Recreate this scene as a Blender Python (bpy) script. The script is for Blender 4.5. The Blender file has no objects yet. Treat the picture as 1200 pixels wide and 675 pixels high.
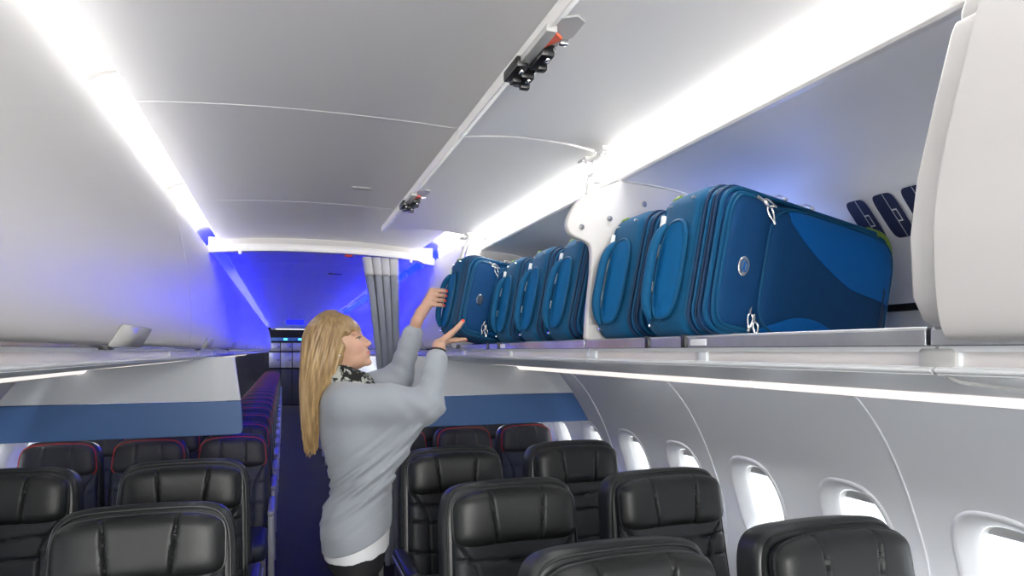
import bpy, bmesh, math, random
import numpy as np
from mathutils import Vector, Matrix
random.seed(5)
rng = np.random.default_rng(7)
SC = bpy.context.scene
COL = SC.collection
R = math.radians

# ------------------------------------------------------------------ render look
SC.view_settings.view_transform = 'Standard'
SC.view_settings.look = 'None'
SC.view_settings.gamma = 1.0
SC.view_settings.use_curve_mapping = False
SC.view_settings.exposure = 1.1
SC.cycles.max_bounces = 10
SC.cycles.diffuse_bounces = 6
SC.cycles.transparent_max_bounces = 12
SC.cycles.sample_clamp_indirect = 6.0

# ------------------------------------------------------------------ materials
def mat(name, col, rough=0.5, metal=0.0, bump=None, emit=None, estr=0.0, coat=0.0, spec=0.5,
        mottled=None, sheen=0.0):
    m = bpy.data.materials.new(name); m.use_nodes = True
    nt = m.node_tree; b = nt.nodes['Principled BSDF']
    b.inputs['Base Color'].default_value = (*col, 1)
    b.inputs['Roughness'].default_value = rough
    b.inputs['Metallic'].default_value = metal
    b.inputs['Specular IOR Level'].default_value = spec
    b.inputs['Coat Weight'].default_value = coat
    b.inputs['Coat Roughness'].default_value = 0.15
    b.inputs['Sheen Weight'].default_value = sheen
    if emit:
        b.inputs['Emission Color'].default_value = (*emit, 1)
        b.inputs['Emission Strength'].default_value = estr
    tc = nt.nodes.new('ShaderNodeTexCoord')
    if bump:
        scale, strength, dist = bump
        n = nt.nodes.new('ShaderNodeTexNoise'); n.inputs['Scale'].default_value = scale
        n.inputs['Detail'].default_value = 3
        bp = nt.nodes.new('ShaderNodeBump'); bp.inputs['Strength'].default_value = strength
        bp.inputs['Distance'].default_value = dist
        nt.links.new(tc.outputs['Object'], n.inputs['Vector'])
        nt.links.new(n.outputs['Fac'], bp.inputs['Height'])
        nt.links.new(bp.outputs['Normal'], b.inputs['Normal'])
    if mottled:
        scale, amt = mottled
        n = nt.nodes.new('ShaderNodeTexNoise'); n.inputs['Scale'].default_value = scale
        n.inputs['Detail'].default_value = 4
        rp = nt.nodes.new('ShaderNodeValToRGB')
        rp.color_ramp.elements[0].position = 0.3; rp.color_ramp.elements[1].position = 0.7
        rp.color_ramp.elements[0].color = (*[c*(1-amt) for c in col], 1)
        rp.color_ramp.elements[1].color = (*[min(1, c*(1+amt)) for c in col], 1)
        nt.links.new(tc.outputs['Object'], n.inputs['Vector'])
        nt.links.new(n.outputs['Fac'], rp.inputs['Fac'])
        nt.links.new(rp.outputs['Color'], b.inputs['Base Color'])
    return m

M = {}
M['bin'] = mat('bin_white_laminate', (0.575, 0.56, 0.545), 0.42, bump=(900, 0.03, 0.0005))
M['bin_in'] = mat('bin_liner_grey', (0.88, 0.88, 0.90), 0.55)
M['door_lit'] = mat('lit_door_inner_face', (0.86, 0.85, 0.835), 0.4, bump=(900, 0.03, 0.0005))  # bin white again, made brighter for the cove light on raised doors
M['ceil'] = mat('ceiling_panel_white', (0.90, 0.90, 0.905), 0.38, bump=(700, 0.03, 0.0005))
M['cove'] = mat('cove_white', (0.90, 0.90, 0.90), 0.5)
M['wall'] = mat('sidewall_lining', (0.86, 0.875, 0.895), 0.45, bump=(800, 0.03, 0.0005))
M['bezel'] = mat('window_bezel_plastic', (0.78, 0.79, 0.81), 0.35)
M['seam'] = mat('joint_gap', (0.30, 0.29, 0.28), 0.6)
M['psu'] = mat('service_panel_pale', (0.86, 0.88, 0.89), 0.3)
M['reveal'] = mat('reveal_gloss', (0.72, 0.69, 0.68), 0.22, metal=0.1)
M['alu'] = mat('brushed_aluminium', (0.62, 0.64, 0.67), 0.24, metal=1.0, bump=(60, 0.08, 0.002), mottled=(7, 0.18))
M['steel'] = mat('polished_steel', (0.80, 0.80, 0.80), 0.2, metal=1.0)
M['black'] = mat('black_plastic', (0.012, 0.012, 0.013), 0.35)
M['orange'] = mat('orange_marker', (0.95, 0.13, 0.04), 0.45)
M['grey'] = mat('grey_plastic', (0.45, 0.45, 0.44), 0.4)
M['white'] = mat('white_plastic', (0.80, 0.79, 0.77), 0.35)
M['leather'] = mat('black_leather', (0.017, 0.0185, 0.0185), 0.42, bump=(420, 0.18, 0.0012), mottled=(9, 0.15))
M['leather_back'] = mat('charcoal_leather', (0.020, 0.022, 0.026), 0.46, bump=(420, 0.18, 0.0012), mottled=(9, 0.12))
M['shell'] = mat('seat_shell_charcoal', (0.027, 0.030, 0.031), 0.32)
M['eco'] = mat('navy_seat_cover', (0.022, 0.028, 0.052), 0.5, bump=(420, 0.15, 0.0012))
M['ecohead'] = mat('charcoal_headrest', (0.026, 0.027, 0.030), 0.5, bump=(420, 0.15, 0.0012))
M['red'] = mat('red_piping', (0.42, 0.012, 0.010), 0.5)
M['armgrey'] = mat('armrest_grey', (0.33, 0.34, 0.38), 0.35)
M['carpet'] = mat('aisle_carpet', (0.014, 0.012, 0.018), 0.95, bump=(500, 0.6, 0.004), mottled=(60, 0.5))
M['fabric'] = mat('blue_luggage_nylon', (0.001, 0.078, 0.185), 0.7, spec=0.2, bump=(1100, 0.25, 0.0008), mottled=(40, 0.06), sheen=0.04)
M['fabric_front'] = mat('navy_blue_luggage_nylon', (0.001, 0.046, 0.150), 0.7, spec=0.2, bump=(1100, 0.25, 0.0008), mottled=(40, 0.06), sheen=0.04)
M['fabric_light'] = mat('lit_pale_blue_luggage_panel', (0.001, 0.115, 0.40), 0.7, spec=0.2, bump=(1100, 0.25, 0.0008))  # panel's own paler blue, lightened further to stand for blue light
M['cup'] = mat('blue_handle_cup', (0.001, 0.125, 0.33), 0.7, spec=0.2, bump=(1100, 0.25, 0.0008))
M['piping'] = mat('blue_piping', (0.001, 0.075, 0.18), 0.5, spec=0.3)
M['zip'] = mat('dark_blue_zip_tape', (0.002, 0.03, 0.09), 0.6)
M['green'] = mat('green_corner_trim', (0.20, 0.33, 0.035), 0.5)
M['wheel'] = mat('navy_wheel', (0.01, 0.03, 0.07), 0.4)
M['tag'] = mat('white_tag', (0.75, 0.77, 0.78), 0.5)
M['divw'] = mat('divider_pale', (0.66, 0.69, 0.71), 0.4)
M['divb'] = mat('divider_blue', (0.06, 0.15, 0.35), 0.42)
M['curtain'] = mat('grey_curtain_cloth', (0.23, 0.25, 0.29), 0.85, bump=(600, 0.2, 0.001))
M['curtain_top'] = mat('pale_curtain_heading', (0.46, 0.46, 0.47), 0.85, bump=(600, 0.2, 0.001))
M['decal'] = mat('dark_blue_print', (0.022, 0.030, 0.085), 0.5)
M['galley'] = mat('galley_metal', (0.34, 0.34, 0.35), 0.35, metal=0.7)
M['dark'] = mat('dark_void', (0.01, 0.01, 0.015), 0.8)
M['lum'] = mat('cove_lamp_lens', (0.9, 0.9, 0.9), 0.4, emit=(1.0, 0.985, 0.965), estr=4.6)
M['lum_blue'] = mat('blue_cove_lamp_lens', (0.2, 0.2, 0.9), 0.4, emit=(0.0, 0.0015, 1.0), estr=15.0)
M['lum_warm'] = mat('sidewall_lamp_lens', (0.9, 0.9, 0.9), 0.4, emit=(1.0, 0.89, 0.83), estr=0.46)
M['lum_bin'] = mat('bin_fill_lens', (0.6, 0.7, 0.9), 0.4, emit=(0.30, 0.42, 1.0), estr=24.0)
M['lum_galley'] = mat('galley_lamp_lens', (0.8, 0.8, 0.8), 0.4, emit=(1, 0.95, 0.92), estr=1.6)
M['lum_side'] = mat('sidewall_wash_lens', (0.9, 0.9, 0.9), 0.4, emit=(0.94, 0.97, 1.0), estr=58.0)
M['lum_bin_white'] = mat('white_bin_fill_lens', (0.8, 0.8, 0.8), 0.4, emit=(0.95, 0.97, 1.0), estr=13.0)
M['led_cyan'] = mat('cyan_indicator', (0.1, 0.4, 0.5), 0.4, emit=(0.05, 0.55, 1.0), estr=2.0)
M['signface'] = mat('sign_face', (0.04, 0.05, 0.5), 0.4, emit=(0.02, 0.03, 1.0), estr=0.35)

def glass_mat():
    m = bpy.data.materials.new('window_acrylic'); m.use_nodes = True
    nt = m.node_tree; nt.nodes.remove(nt.nodes['Principled BSDF'])
    out = nt.nodes['Material Output']
    t = nt.nodes.new('ShaderNodeBsdfTransparent'); g = nt.nodes.new('ShaderNodeBsdfGlossy')
    t.inputs['Color'].default_value = (0.96, 0.98, 1, 1); g.inputs['Roughness'].default_value = 0.05
    mx = nt.nodes.new('ShaderNodeMixShader'); mx.inputs['Fac'].default_value = 0.06
    nt.links.new(t.outputs[0], mx.inputs[1]); nt.links.new(g.outputs[0], mx.inputs[2])
    nt.links.new(mx.outputs[0], out.inputs['Surface'])
    return m
M['glass'] = glass_mat()

# ------------------------------------------------------------------ object helpers
def link(o, parent=None):
    COL.objects.link(o)
    if parent is not None: o.parent = parent
    return o

def mesh_obj(name, verts, faces, m, parent=None, smooth=True, angle=35, midx=None, bevel=0.0, bseg=2, sub=0):
    me = bpy.data.meshes.new(name)
    me.from_pydata([tuple(map(float, v)) for v in verts], [], [tuple(map(int, f)) for f in faces])
    ms = m if isinstance(m, (list, tuple)) else [m]
    for x in ms: me.materials.append(x)
    if midx is not None: me.polygons.foreach_set('material_index', midx)
    bm = bmesh.new(); bm.from_mesh(me); bmesh.ops.recalc_face_normals(bm, faces=bm.faces); bm.to_mesh(me); bm.free()
    if smooth:
        me.polygons.foreach_set('use_smooth', [True]*len(me.polygons))
        if angle: me.set_sharp_from_angle(angle=R(angle))
    me.update()
    o = bpy.data.objects.new(name, me); link(o, parent)
    if bevel:
        md = o.modifiers.new('bevel', 'BEVEL'); md.width = bevel; md.segments = bseg; md.limit_method = 'ANGLE'; md.angle_limit = R(40)
        md.harden_normals = False
    if sub:
        md = o.modifiers.new('sub', 'SUBSURF'); md.levels = sub; md.render_levels = sub
    return o

class MB:
    """collects shapes into one mesh"""
    def __init__(s): s.v = []; s.f = []; s.mi = []
    def add(s, v, f, mi=0, mtx=None):
        n = len(s.v)
        for p in v:
            s.v.append(tuple(mtx @ Vector(p)) if mtx is not None else tuple(p))
        for q in f: s.f.append(tuple(i+n for i in q)); s.mi.append(mi)
        return s
    def box(s, c, d, r=0.0, seg=2, mi=0, mtx=None):
        v, f = rbox(d, r, seg)
        return s.add([(p[0]+c[0], p[1]+c[1], p[2]+c[2]) for p in v], f, mi, mtx)
    def tube(s, pts, rad, n=8, mi=0, closed=False, caps=True):
        v, f = tube(pts, rad, n, closed, caps); return s.add(v, f, mi)
    def build(s, name, m, parent=None, **k):
        return mesh_obj(name, s.v, s.f, m, parent, midx=s.mi if isinstance(m, (list, tuple)) else None, **k)

_rb = {}
def rbox(d, r=0.0, seg=2):
    key = (tuple(round(x, 5) for x in d), round(r, 5), seg)
    if key in _rb: return _rb[key]
    bm = bmesh.new(); bmesh.ops.create_cube(bm, size=1)
    for v in bm.verts: v.co = Vector((v.co.x*d[0], v.co.y*d[1], v.co.z*d[2]))
    if r > 0:
        bmesh.ops.bevel(bm, geom=list(bm.edges), offset=min(r, min(d)*0.49), segments=seg, profile=0.5, affect='EDGES')
    bm.verts.ensure_lookup_table()
    out = ([tuple(v.co) for v in bm.verts], [tuple(v.index for v in f.verts) for f in bm.faces])
    bm.free(); _rb[key] = out
    return out

def tube(pts, rad, n=8, closed=False, caps=True):
    P = [Vector(p) for p in pts]; N = len(P)
    rads = rad if isinstance(rad, (list, tuple)) else [rad]*N
    T = []
    for i in range(N):
        a = P[(i-1) % N] if (closed or i > 0) else P[i]
        b = P[(i+1) % N] if (closed or i < N-1) else P[i]
        T.append((b-a).normalized())
    up = Vector((0, 0, 1)) if abs(T[0].z) < 0.9 else Vector((1, 0, 0))
    nrm = (up - T[0]*up.dot(T[0])).normalized()
    v = []; f = []
    for i in range(N):
        nrm = (nrm - T[i]*nrm.dot(T[i])).normalized(); bi = T[i].cross(nrm)
        for k in range(n):
            a = 2*math.pi*k/n
            v.append(P[i] + (nrm*math.cos(a) + bi*math.sin(a))*rads[i])
    for i in range(N if closed else N-1):
        j = (i+1) % N
        for k in range(n):
            f.append((i*n+k, i*n+(k+1) % n, j*n+(k+1) % n, j*n+k))
    if caps and not closed:
        f.append(tuple(range(n))); f.append(tuple((N-1)*n+k for k in range(n)))
    return v, f

def offset_loop(prof, t):
    """closed outline made of an open 2-D polyline and its copy offset by t to its left"""
    P = [Vector(p) for p in prof]; out = []
    for i, p in enumerate(P):
        a = P[max(0, i-1)]; b = P[min(len(P)-1, i+1)]
        d = (b-a).normalized(); out.append(p + Vector((-d.y, d.x))*t)
    return [tuple(p) for p in P] + [tuple(p) for p in reversed(out)]

def smooth_poly(prof, n=6):
    """Catmull-Rom through 2-D or 3-D points"""
    P = [np.array(p, float) for p in prof]; out = []
    for i in range(len(P)-1):
        p0 = P[max(0, i-1)]; p1 = P[i]; p2 = P[i+1]; p3 = P[min(len(P)-1, i+2)]
        for k in range(n):
            t = k/n
            out.append(tuple(0.5*((2*p1)+(p2-p0)*t+(2*p0-5*p1+4*p2-p3)*t*t+(3*p1-p0-3*p2+p3)*t**3)))
    out.append(tuple(P[-1]))
    return out

def prism_y(loop, y0, y1, sx=1):
    """closed (x,z) loop swept from y0 to y1"""
    n = len(loop); v = [(sx*x, y0, z) for x, z in loop] + [(sx*x, y1, z) for x, z in loop]
    f = [(i, (i+1) % n, n+(i+1) % n, n+i) for i in range(n)]
    f += [tuple(range(n)), tuple(range(n, 2*n))]
    return v, f

def strip_y(prof, y0, y1, sx=1):
    n = len(prof); v = [(sx*x, y0, z) for x, z in prof] + [(sx*x, y1, z) for x, z in prof]
    return v, [(i, i+1, n+i+1, n+i) for i in range(n-1)]

def thing(name, label, cat, loc=(0, 0, 0), rot=(0, 0, 0), group=None):
    o = bpy.data.objects.new(name, None); o.empty_display_size = 0.1
    o.location = loc; o.rotation_euler = rot; COL.objects.link(o)
    o['label'] = label; o['category'] = cat
    if group: o['group'] = group
    return o

def tag(o, label, cat, group=None):
    o['label'] = label; o['category'] = cat
    if group: o['group'] = group
    return o

def struct(o):
    o['kind'] = 'structure'; return o

def dup(root, loc, label, group=None, rot=None, scale=None):
    r = root.copy(); COL.objects.link(r); r.location = loc
    if rot is not None: r.rotation_euler = rot
    if scale is not None: r.scale = scale
    r['label'] = label
    if group: r['group'] = group
    for ch in list(root.children):
        c = ch.copy(); COL.objects.link(c); c.parent = r
        for g in list(ch.children):
            d = g.copy(); COL.objects.link(d); d.parent = c
    return r

EYE = 1.60
YD = 3.90           # class divider station
Y_FRONT, Y_AFT = -2.2, 20.2

# ------------------------------------------------------------------ camera and world
cam_d = bpy.data.cameras.new('camera'); cam = bpy.data.objects.new('camera', cam_d); COL.objects.link(cam)
cam.location = (-0.22, 0.0, EYE); cam.rotation_euler = (R(90), 0, R(-19.36))
cam_d.sensor_width = 36; cam_d.lens = 22.8; cam_d.shift_y = 0.06125; cam_d.clip_start = 0.02
SC.camera = cam
w = bpy.data.worlds.new('daylight'); SC.world = w; w.use_nodes = True
bg = w.node_tree.nodes['Background']; bg.inputs['Color'].default_value = (0.92, 0.96, 1.0, 1); bg.inputs['Strength'].default_value = 1.4

# ------------------------------------------------------------------ the room
WALL = smooth_poly([(1.26, 1.64), (1.33, 1.585), (1.43, 1.50), (1.51, 1.433), (1.60, 1.325), (1.684, 1.181), (1.75, 1.03),
                    (1.80, 0.885), (1.825, 0.70), (1.82, 0.45), (1.78, 0.2), (1.72, -0.02)], 5)
_wl = [0.0]
for a, b in zip(WALL[:-1], WALL[1:]): _wl.append(_wl[-1] + math.hypot(b[0]-a[0], b[1]-a[1]))
_wx = [p[0] for p in WALL]; _wz = [p[1] for p in WALL]
def wall_pt(s, depth=0.0):
    x = np.interp(s, _wl, _wx); z = np.interp(s, _wl, _wz); e = 0.01
    dx = np.interp(s+e, _wl, _wx) - np.interp(s-e, _wl, _wx); dz = np.interp(s+e, _wl, _wz) - np.interp(s-e, _wl, _wz)
    L = np.hypot(dx, dz); nx, nz = dz/L, -dx/L      # points inwards (towards the aisle)
    if np.any(nx > 0): nx, nz = -nx, -nz
    return x + nx*depth, z + nz*depth
WIN_S = float(np.interp(-0.93, [-z for z in _wz], _wl))     # window centre height 0.93 m
WIN_Y = [1.84 + 0.535*k for k in range(-7, 13)]
WA, WB = 0.165, 0.215      # bezel half sizes

def sup(a, b, n, t):
    c, s = math.cos(t), math.sin(t)
    return a*math.copysign(abs(c)**(2/n), c), b*math.copysign(abs(s)**(2/n), s)

def build_wall(name, sx):
    S = list(np.arange(0, WIN_S-0.26, 0.04)) + list(np.arange(WIN_S-0.26, WIN_S+0.26, 0.012)) + list(np.arange(WIN_S+0.26, _wl[-1]+0.02, 0.05))
    Y = list(np.arange(Y_FRONT, WIN_Y[-1]+0.3, 0.0125)) + list(np.arange(WIN_Y[-1]+0.35, Y_AFT+0.1, 0.25))
    S = np.array(S); Y = np.array(Y); X, Z = wall_pt(S)
    nS, nY = len(S), len(Y)
    v = [(sx*X[i], y, Z[i]) for y in Y for i in range(nS)]
    f = []
    sc = (S[:-1]+S[1:])/2
    for j in range(nY-1):
        yc = (Y[j]+Y[j+1])/2
        k = min(WIN_Y, key=lambda q: abs(q-yc))
        for i in range(nS-1):
            if abs(yc-k) < 0.17 and abs(sc[i]-WIN_S) < 0.23:
                if (abs(yc-k)/(WA-0.016))**2.6 + (abs(sc[i]-WIN_S)/(WB-0.016))**2.6 < 1: continue
            if sx < 0 and -1.95 < yc < -1.05: continue      # forward boarding doorway, standing open
            a = j*nS+i; f.append((a, a+1, a+nS+1, a+nS))
    return struct(mesh_obj(name, v, f, M['wall'], angle=60))
build_wall('wall_right', 1); build_wall('wall_left', -1)

def build_window(n, yc, sx):
    root = bpy.data.objects.new('window_%d' % n, None); COL.objects.link(root); struct(root)
    x0, z0 = wall_pt(WIN_S); root.location = (sx*float(x0), yc, float(z0))
    ring = [(WA, WB, 0.0005), (WA-0.004, WB-0.004, 0.005), (WA-0.012, WB-0.012, 0.0065), (WA-0.022, WB-0.024, 0.002), (WA-0.036, WB-0.042, -0.012),
            (WA-0.048, WB-0.058, -0.026), (WA-0.054, WB-0.066, -0.036), (WA-0.056, WB-0.069, -0.042)]
    ring2 = [(WA-0.0575, WB-0.0705, -0.040), (WA-0.058, WB-0.072, -0.046), (WA-0.064, WB-0.080, -0.060), (WA-0.066, WB-0.083, -0.078)]
    def loft(rings):
        N = 56; v = []; f = []
        for a, b, dp in rings:
            for k in range(N):
                du, ds = sup(a, b, 2.7, 2*math.pi*k/N)
                x, z = wall_pt(WIN_S+ds, dp); v.append((sx*(x-x0), du, z-z0))
        for r_ in range(len(rings)-1):
            for k in range(N): f.append((r_*N+k, r_*N+(k+1) % N, (r_+1)*N+(k+1) % N, (r_+1)*N+k))
        return v, f
    mesh_obj('bezel', *loft(ring), M['bezel'], root, angle=70)
    mesh_obj('reveal', *loft(ring2), M['white'], root, angle=70)
    v, f = loft([(WA-0.060, WB-0.076, -0.0575), (WA-0.060, WB-0.076, -0.0595)])
    a, b = WA-0.055, WB-0.07
    v = []
    for k in range(40):
        du, ds = sup(a, b, 2.7, 2*math.pi*k/40); x, z = wall_pt(WIN_S+ds, -0.079); v.append((sx*(x-x0), du, z-z0))
    mesh_obj('pane', v, [tuple(range(40))], M['glass'], root, smooth=False)
    mb = MB()   # shade lowered over the top of the pane
    rows = []
    for ds in np.linspace(-(WB-0.072), -(WB-0.072)+0.050, 8):
        hw = (WA-0.058)*max(0.05, (1-(abs(ds)/(WB-0.071))**2.7))**(1/2.7)
        x, z = wall_pt(WIN_S+ds, -0.066); rows.append([(sx*(x-x0), -hw, z-z0), (sx*(x-x0), hw, z-z0)])
    v = [p for r_ in rows for p in r_]; f = [(2*i, 2*i+1, 2*i+3, 2*i+2) for i in range(len(rows)-1)]
    sh = mesh_obj('shade', v, f, M['bezel'], root); md = sh.modifiers.new('thick', 'SOLIDIFY'); md.thickness = 0.004
    x, z = wall_pt(WIN_S-(WB-0.072)+0.030, -0.062)
    vv, ff = rbox((0.004, 0.075, 0.012), 0.0019, 2)
    hd = mesh_obj('shade_handle', vv, ff, M['white'], sh); hd.location = (sx*(x-x0), 0, z-z0)
wn = 1
for yc in WIN_Y: build_window(wn, yc, 1); wn += 1
for yc in WIN_Y:
    if yc > -0.9: build_window(wn, yc, -1); wn += 1

# sidewall joints, as thin raised trims following the lining
tn = 1
for sx in (1, -1):
    for yj in (-0.56, 0.51, 1.575, 2.645, 3.715, 5.85, 7.99):
        S = np.linspace(0.16, _wl[-1], 40); x, z = wall_pt(S, 0.001)
        t = MB().tube([(sx*x[i], yj, z[i]) for i in range(len(S))], 0.0035, 6)
        struct(t.build('trim_%d' % tn, M['wall'])); tn += 1

# floor and ends
v, f = rbox((3.6, Y_AFT-Y_FRONT+0.4, 0.04)); fl = mesh_obj('floor', v, f, M['carpet'], smooth=False); fl.location = (0, (Y_AFT+Y_FRONT)/2, -0.02); struct(fl)
v, f = rbox((4.2, 0.05, 3.0)); o = mesh_obj('wall_front', v, f, M['bin'], smooth=False); o.location = (0, Y_FRONT, 1.3); struct(o)
v, f = rbox((4.2, 0.05, 3.0)); o = mesh_obj('wall_aft', v, f, M['dark'], smooth=False); o.location = (0, Y_AFT+0.05, 1.3); struct(o)

# ceiling panels: shallow arch with lipped edges
def ceil_z(x): return 2.245 - 0.030*(abs(x)/0.565)**2.2
CE = [(-0.578, 2.262)] + [(-0.572, 2.224)] + [(x, ceil_z(x)) for x in np.linspace(-0.565, 0.565, 31)] + [(0.572, 2.224), (0.578, 2.262)]
seams = [-0.45, 0.685, 1.815, 2.945, YD+0.02, 5.03, 6.16, 7.29, 8.42, 9.55, 10.68, 11.81, 12.94, 14.07, 15.2, 16.33, 17.46, 18.6]
edges = [Y_FRONT] + seams + [Y_AFT]
mb = MB()
for a, b in zip(edges[:-1], edges[1:]):
    v, f = prism_y(CE + [(x, z+0.006) for x, z in reversed(CE)], a+0.003, b-0.003); mb.add(v, f)
co = struct(mb.build('ceiling', M['ceil'], angle=50))
for yj in seams[:6]:
    t = MB().tube([(x, yj, ceil_z(x)+0.003) for x in np.linspace(-0.565, 0.565, 31)], 0.0042, 6)
    struct(t.build('trim_%d' % tn, M['cove'])); tn += 1
v, f = strip_y([(-1.4, 2.42), (1.4, 2.42)], Y_FRONT, Y_AFT); struct(mesh_obj('ceiling.001', v, f, M['cove']))    # crown behind the panels

# coves: white recess behind the bin tops with a long lamp lens along its foot
COVE = smooth_poly([(0.560, 2.285), (0.62, 2.282), (0.668, 2.258), (0.700, 2.205), (0.722, 2.122)], 6)
for sx, side in ((1, 'right'), (-1, 'left')):
    v, f = strip_y(COVE, Y_FRONT, Y_AFT, sx); o = struct(mesh_obj('trim_%d' % tn, v, f, M['cove'], angle=80)); tn += 1
for sx in (1, -1):
    for yj in (0.685, 1.815, 2.945):
        t = MB().tube([(sx*(x-0.003), yj, z-0.002) for x, z in COVE], 0.0045, 6); struct(t.build('trim_%d' % tn, M['seam'])); tn += 1
lamp_group = {(1, 0): 'white lamps along the right ceiling cove', (-1, 0): 'white lamps along the left ceiling cove',
              (1, 1): 'blue lamps along the right aft ceiling cove', (-1, 1): 'blue lamps along the left aft ceiling cove'}
def cove_lamp(sx, y0, y1, blue, label):
    root = thing('cove_lamp', label, 'lamp', (sx*0.705, (y0+y1)/2, 2.12), group=lamp_group[(sx, int(blue))])
    h = (y1-y0)/2
    prof = [(0.714, 2.130), (0.676, 2.228), (0.670, 2.226), (0.706, 2.126)]
    v, f = prism_y([(x-0.705, z-2.12) for x, z in prof], -h+0.012, h-0.012, sx)
    mb = MB().add(v, f, 0)
    if not blue:       # row of fine slots along the foot of the lens
        for yy in np.arange(-h+0.05, h-0.05, 0.062):
            mb.box((sx*-0.0014, yy, 0.0225), (0.004, 0.034, 0.0022), 0, mi=1)
    mb.build('lens', [M['lum_blue'] if blue else M['lum'], M['seam']], root, smooth=False)
    for yy in (-h+0.006, h-0.006):
        mb = MB(); mb.box((sx*-0.010, yy, 0.045), (0.034, 0.011, 0.09), 0.003); mb.build('end_cap', M['white'], root)
    return root
# ------------------------------------------------------------------ cove lamps
wh = [(-2.15, -0.45), (-0.45, 0.685), (0.685, 1.815), (1.815, 2.945), (2.945, YD)]
lab_l = ['white cove lamp over the left bins, furthest forward', 'white cove lamp over the left bins, beside the camera end of the cabin',
         'white cove lamp over the left bins, nearest lit length in the upper left corner', 'white cove lamp over the left bins, second lit length from the upper left corner',
         'white cove lamp over the left bins, last white length before the blue cabin']
lab_r = ['white cove lamp over the right bins, furthest forward', 'white cove lamp over the closed right bin nearest the camera',
         'white cove lamp above the open bin holding the largest looking suitcase', 'white cove lamp above the open bin with the leaning suitcases',
         'white cove lamp over the right bins, last white length before the curtain']
for (a, b), l, r_ in zip(wh, lab_l, lab_r):
    cove_lamp(-1, a, b, False, l); cove_lamp(1, a, b, False, r_)
be = [YD+0.02, 5.03, 6.16, 7.29, 8.42, 9.55, 10.68, 11.81, 12.94, 14.07, 15.2, 16.33, 17.46, 18.6]
for a, b in zip(be[:-1], be[1:]):
    cove_lamp(-1, a, b, True, 'blue cove lamp in the row over the left bins behind the curtain rail')
    cove_lamp(1, a, b, True, 'blue cove lamp in the row over the right bins behind the curtain rail')

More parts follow.
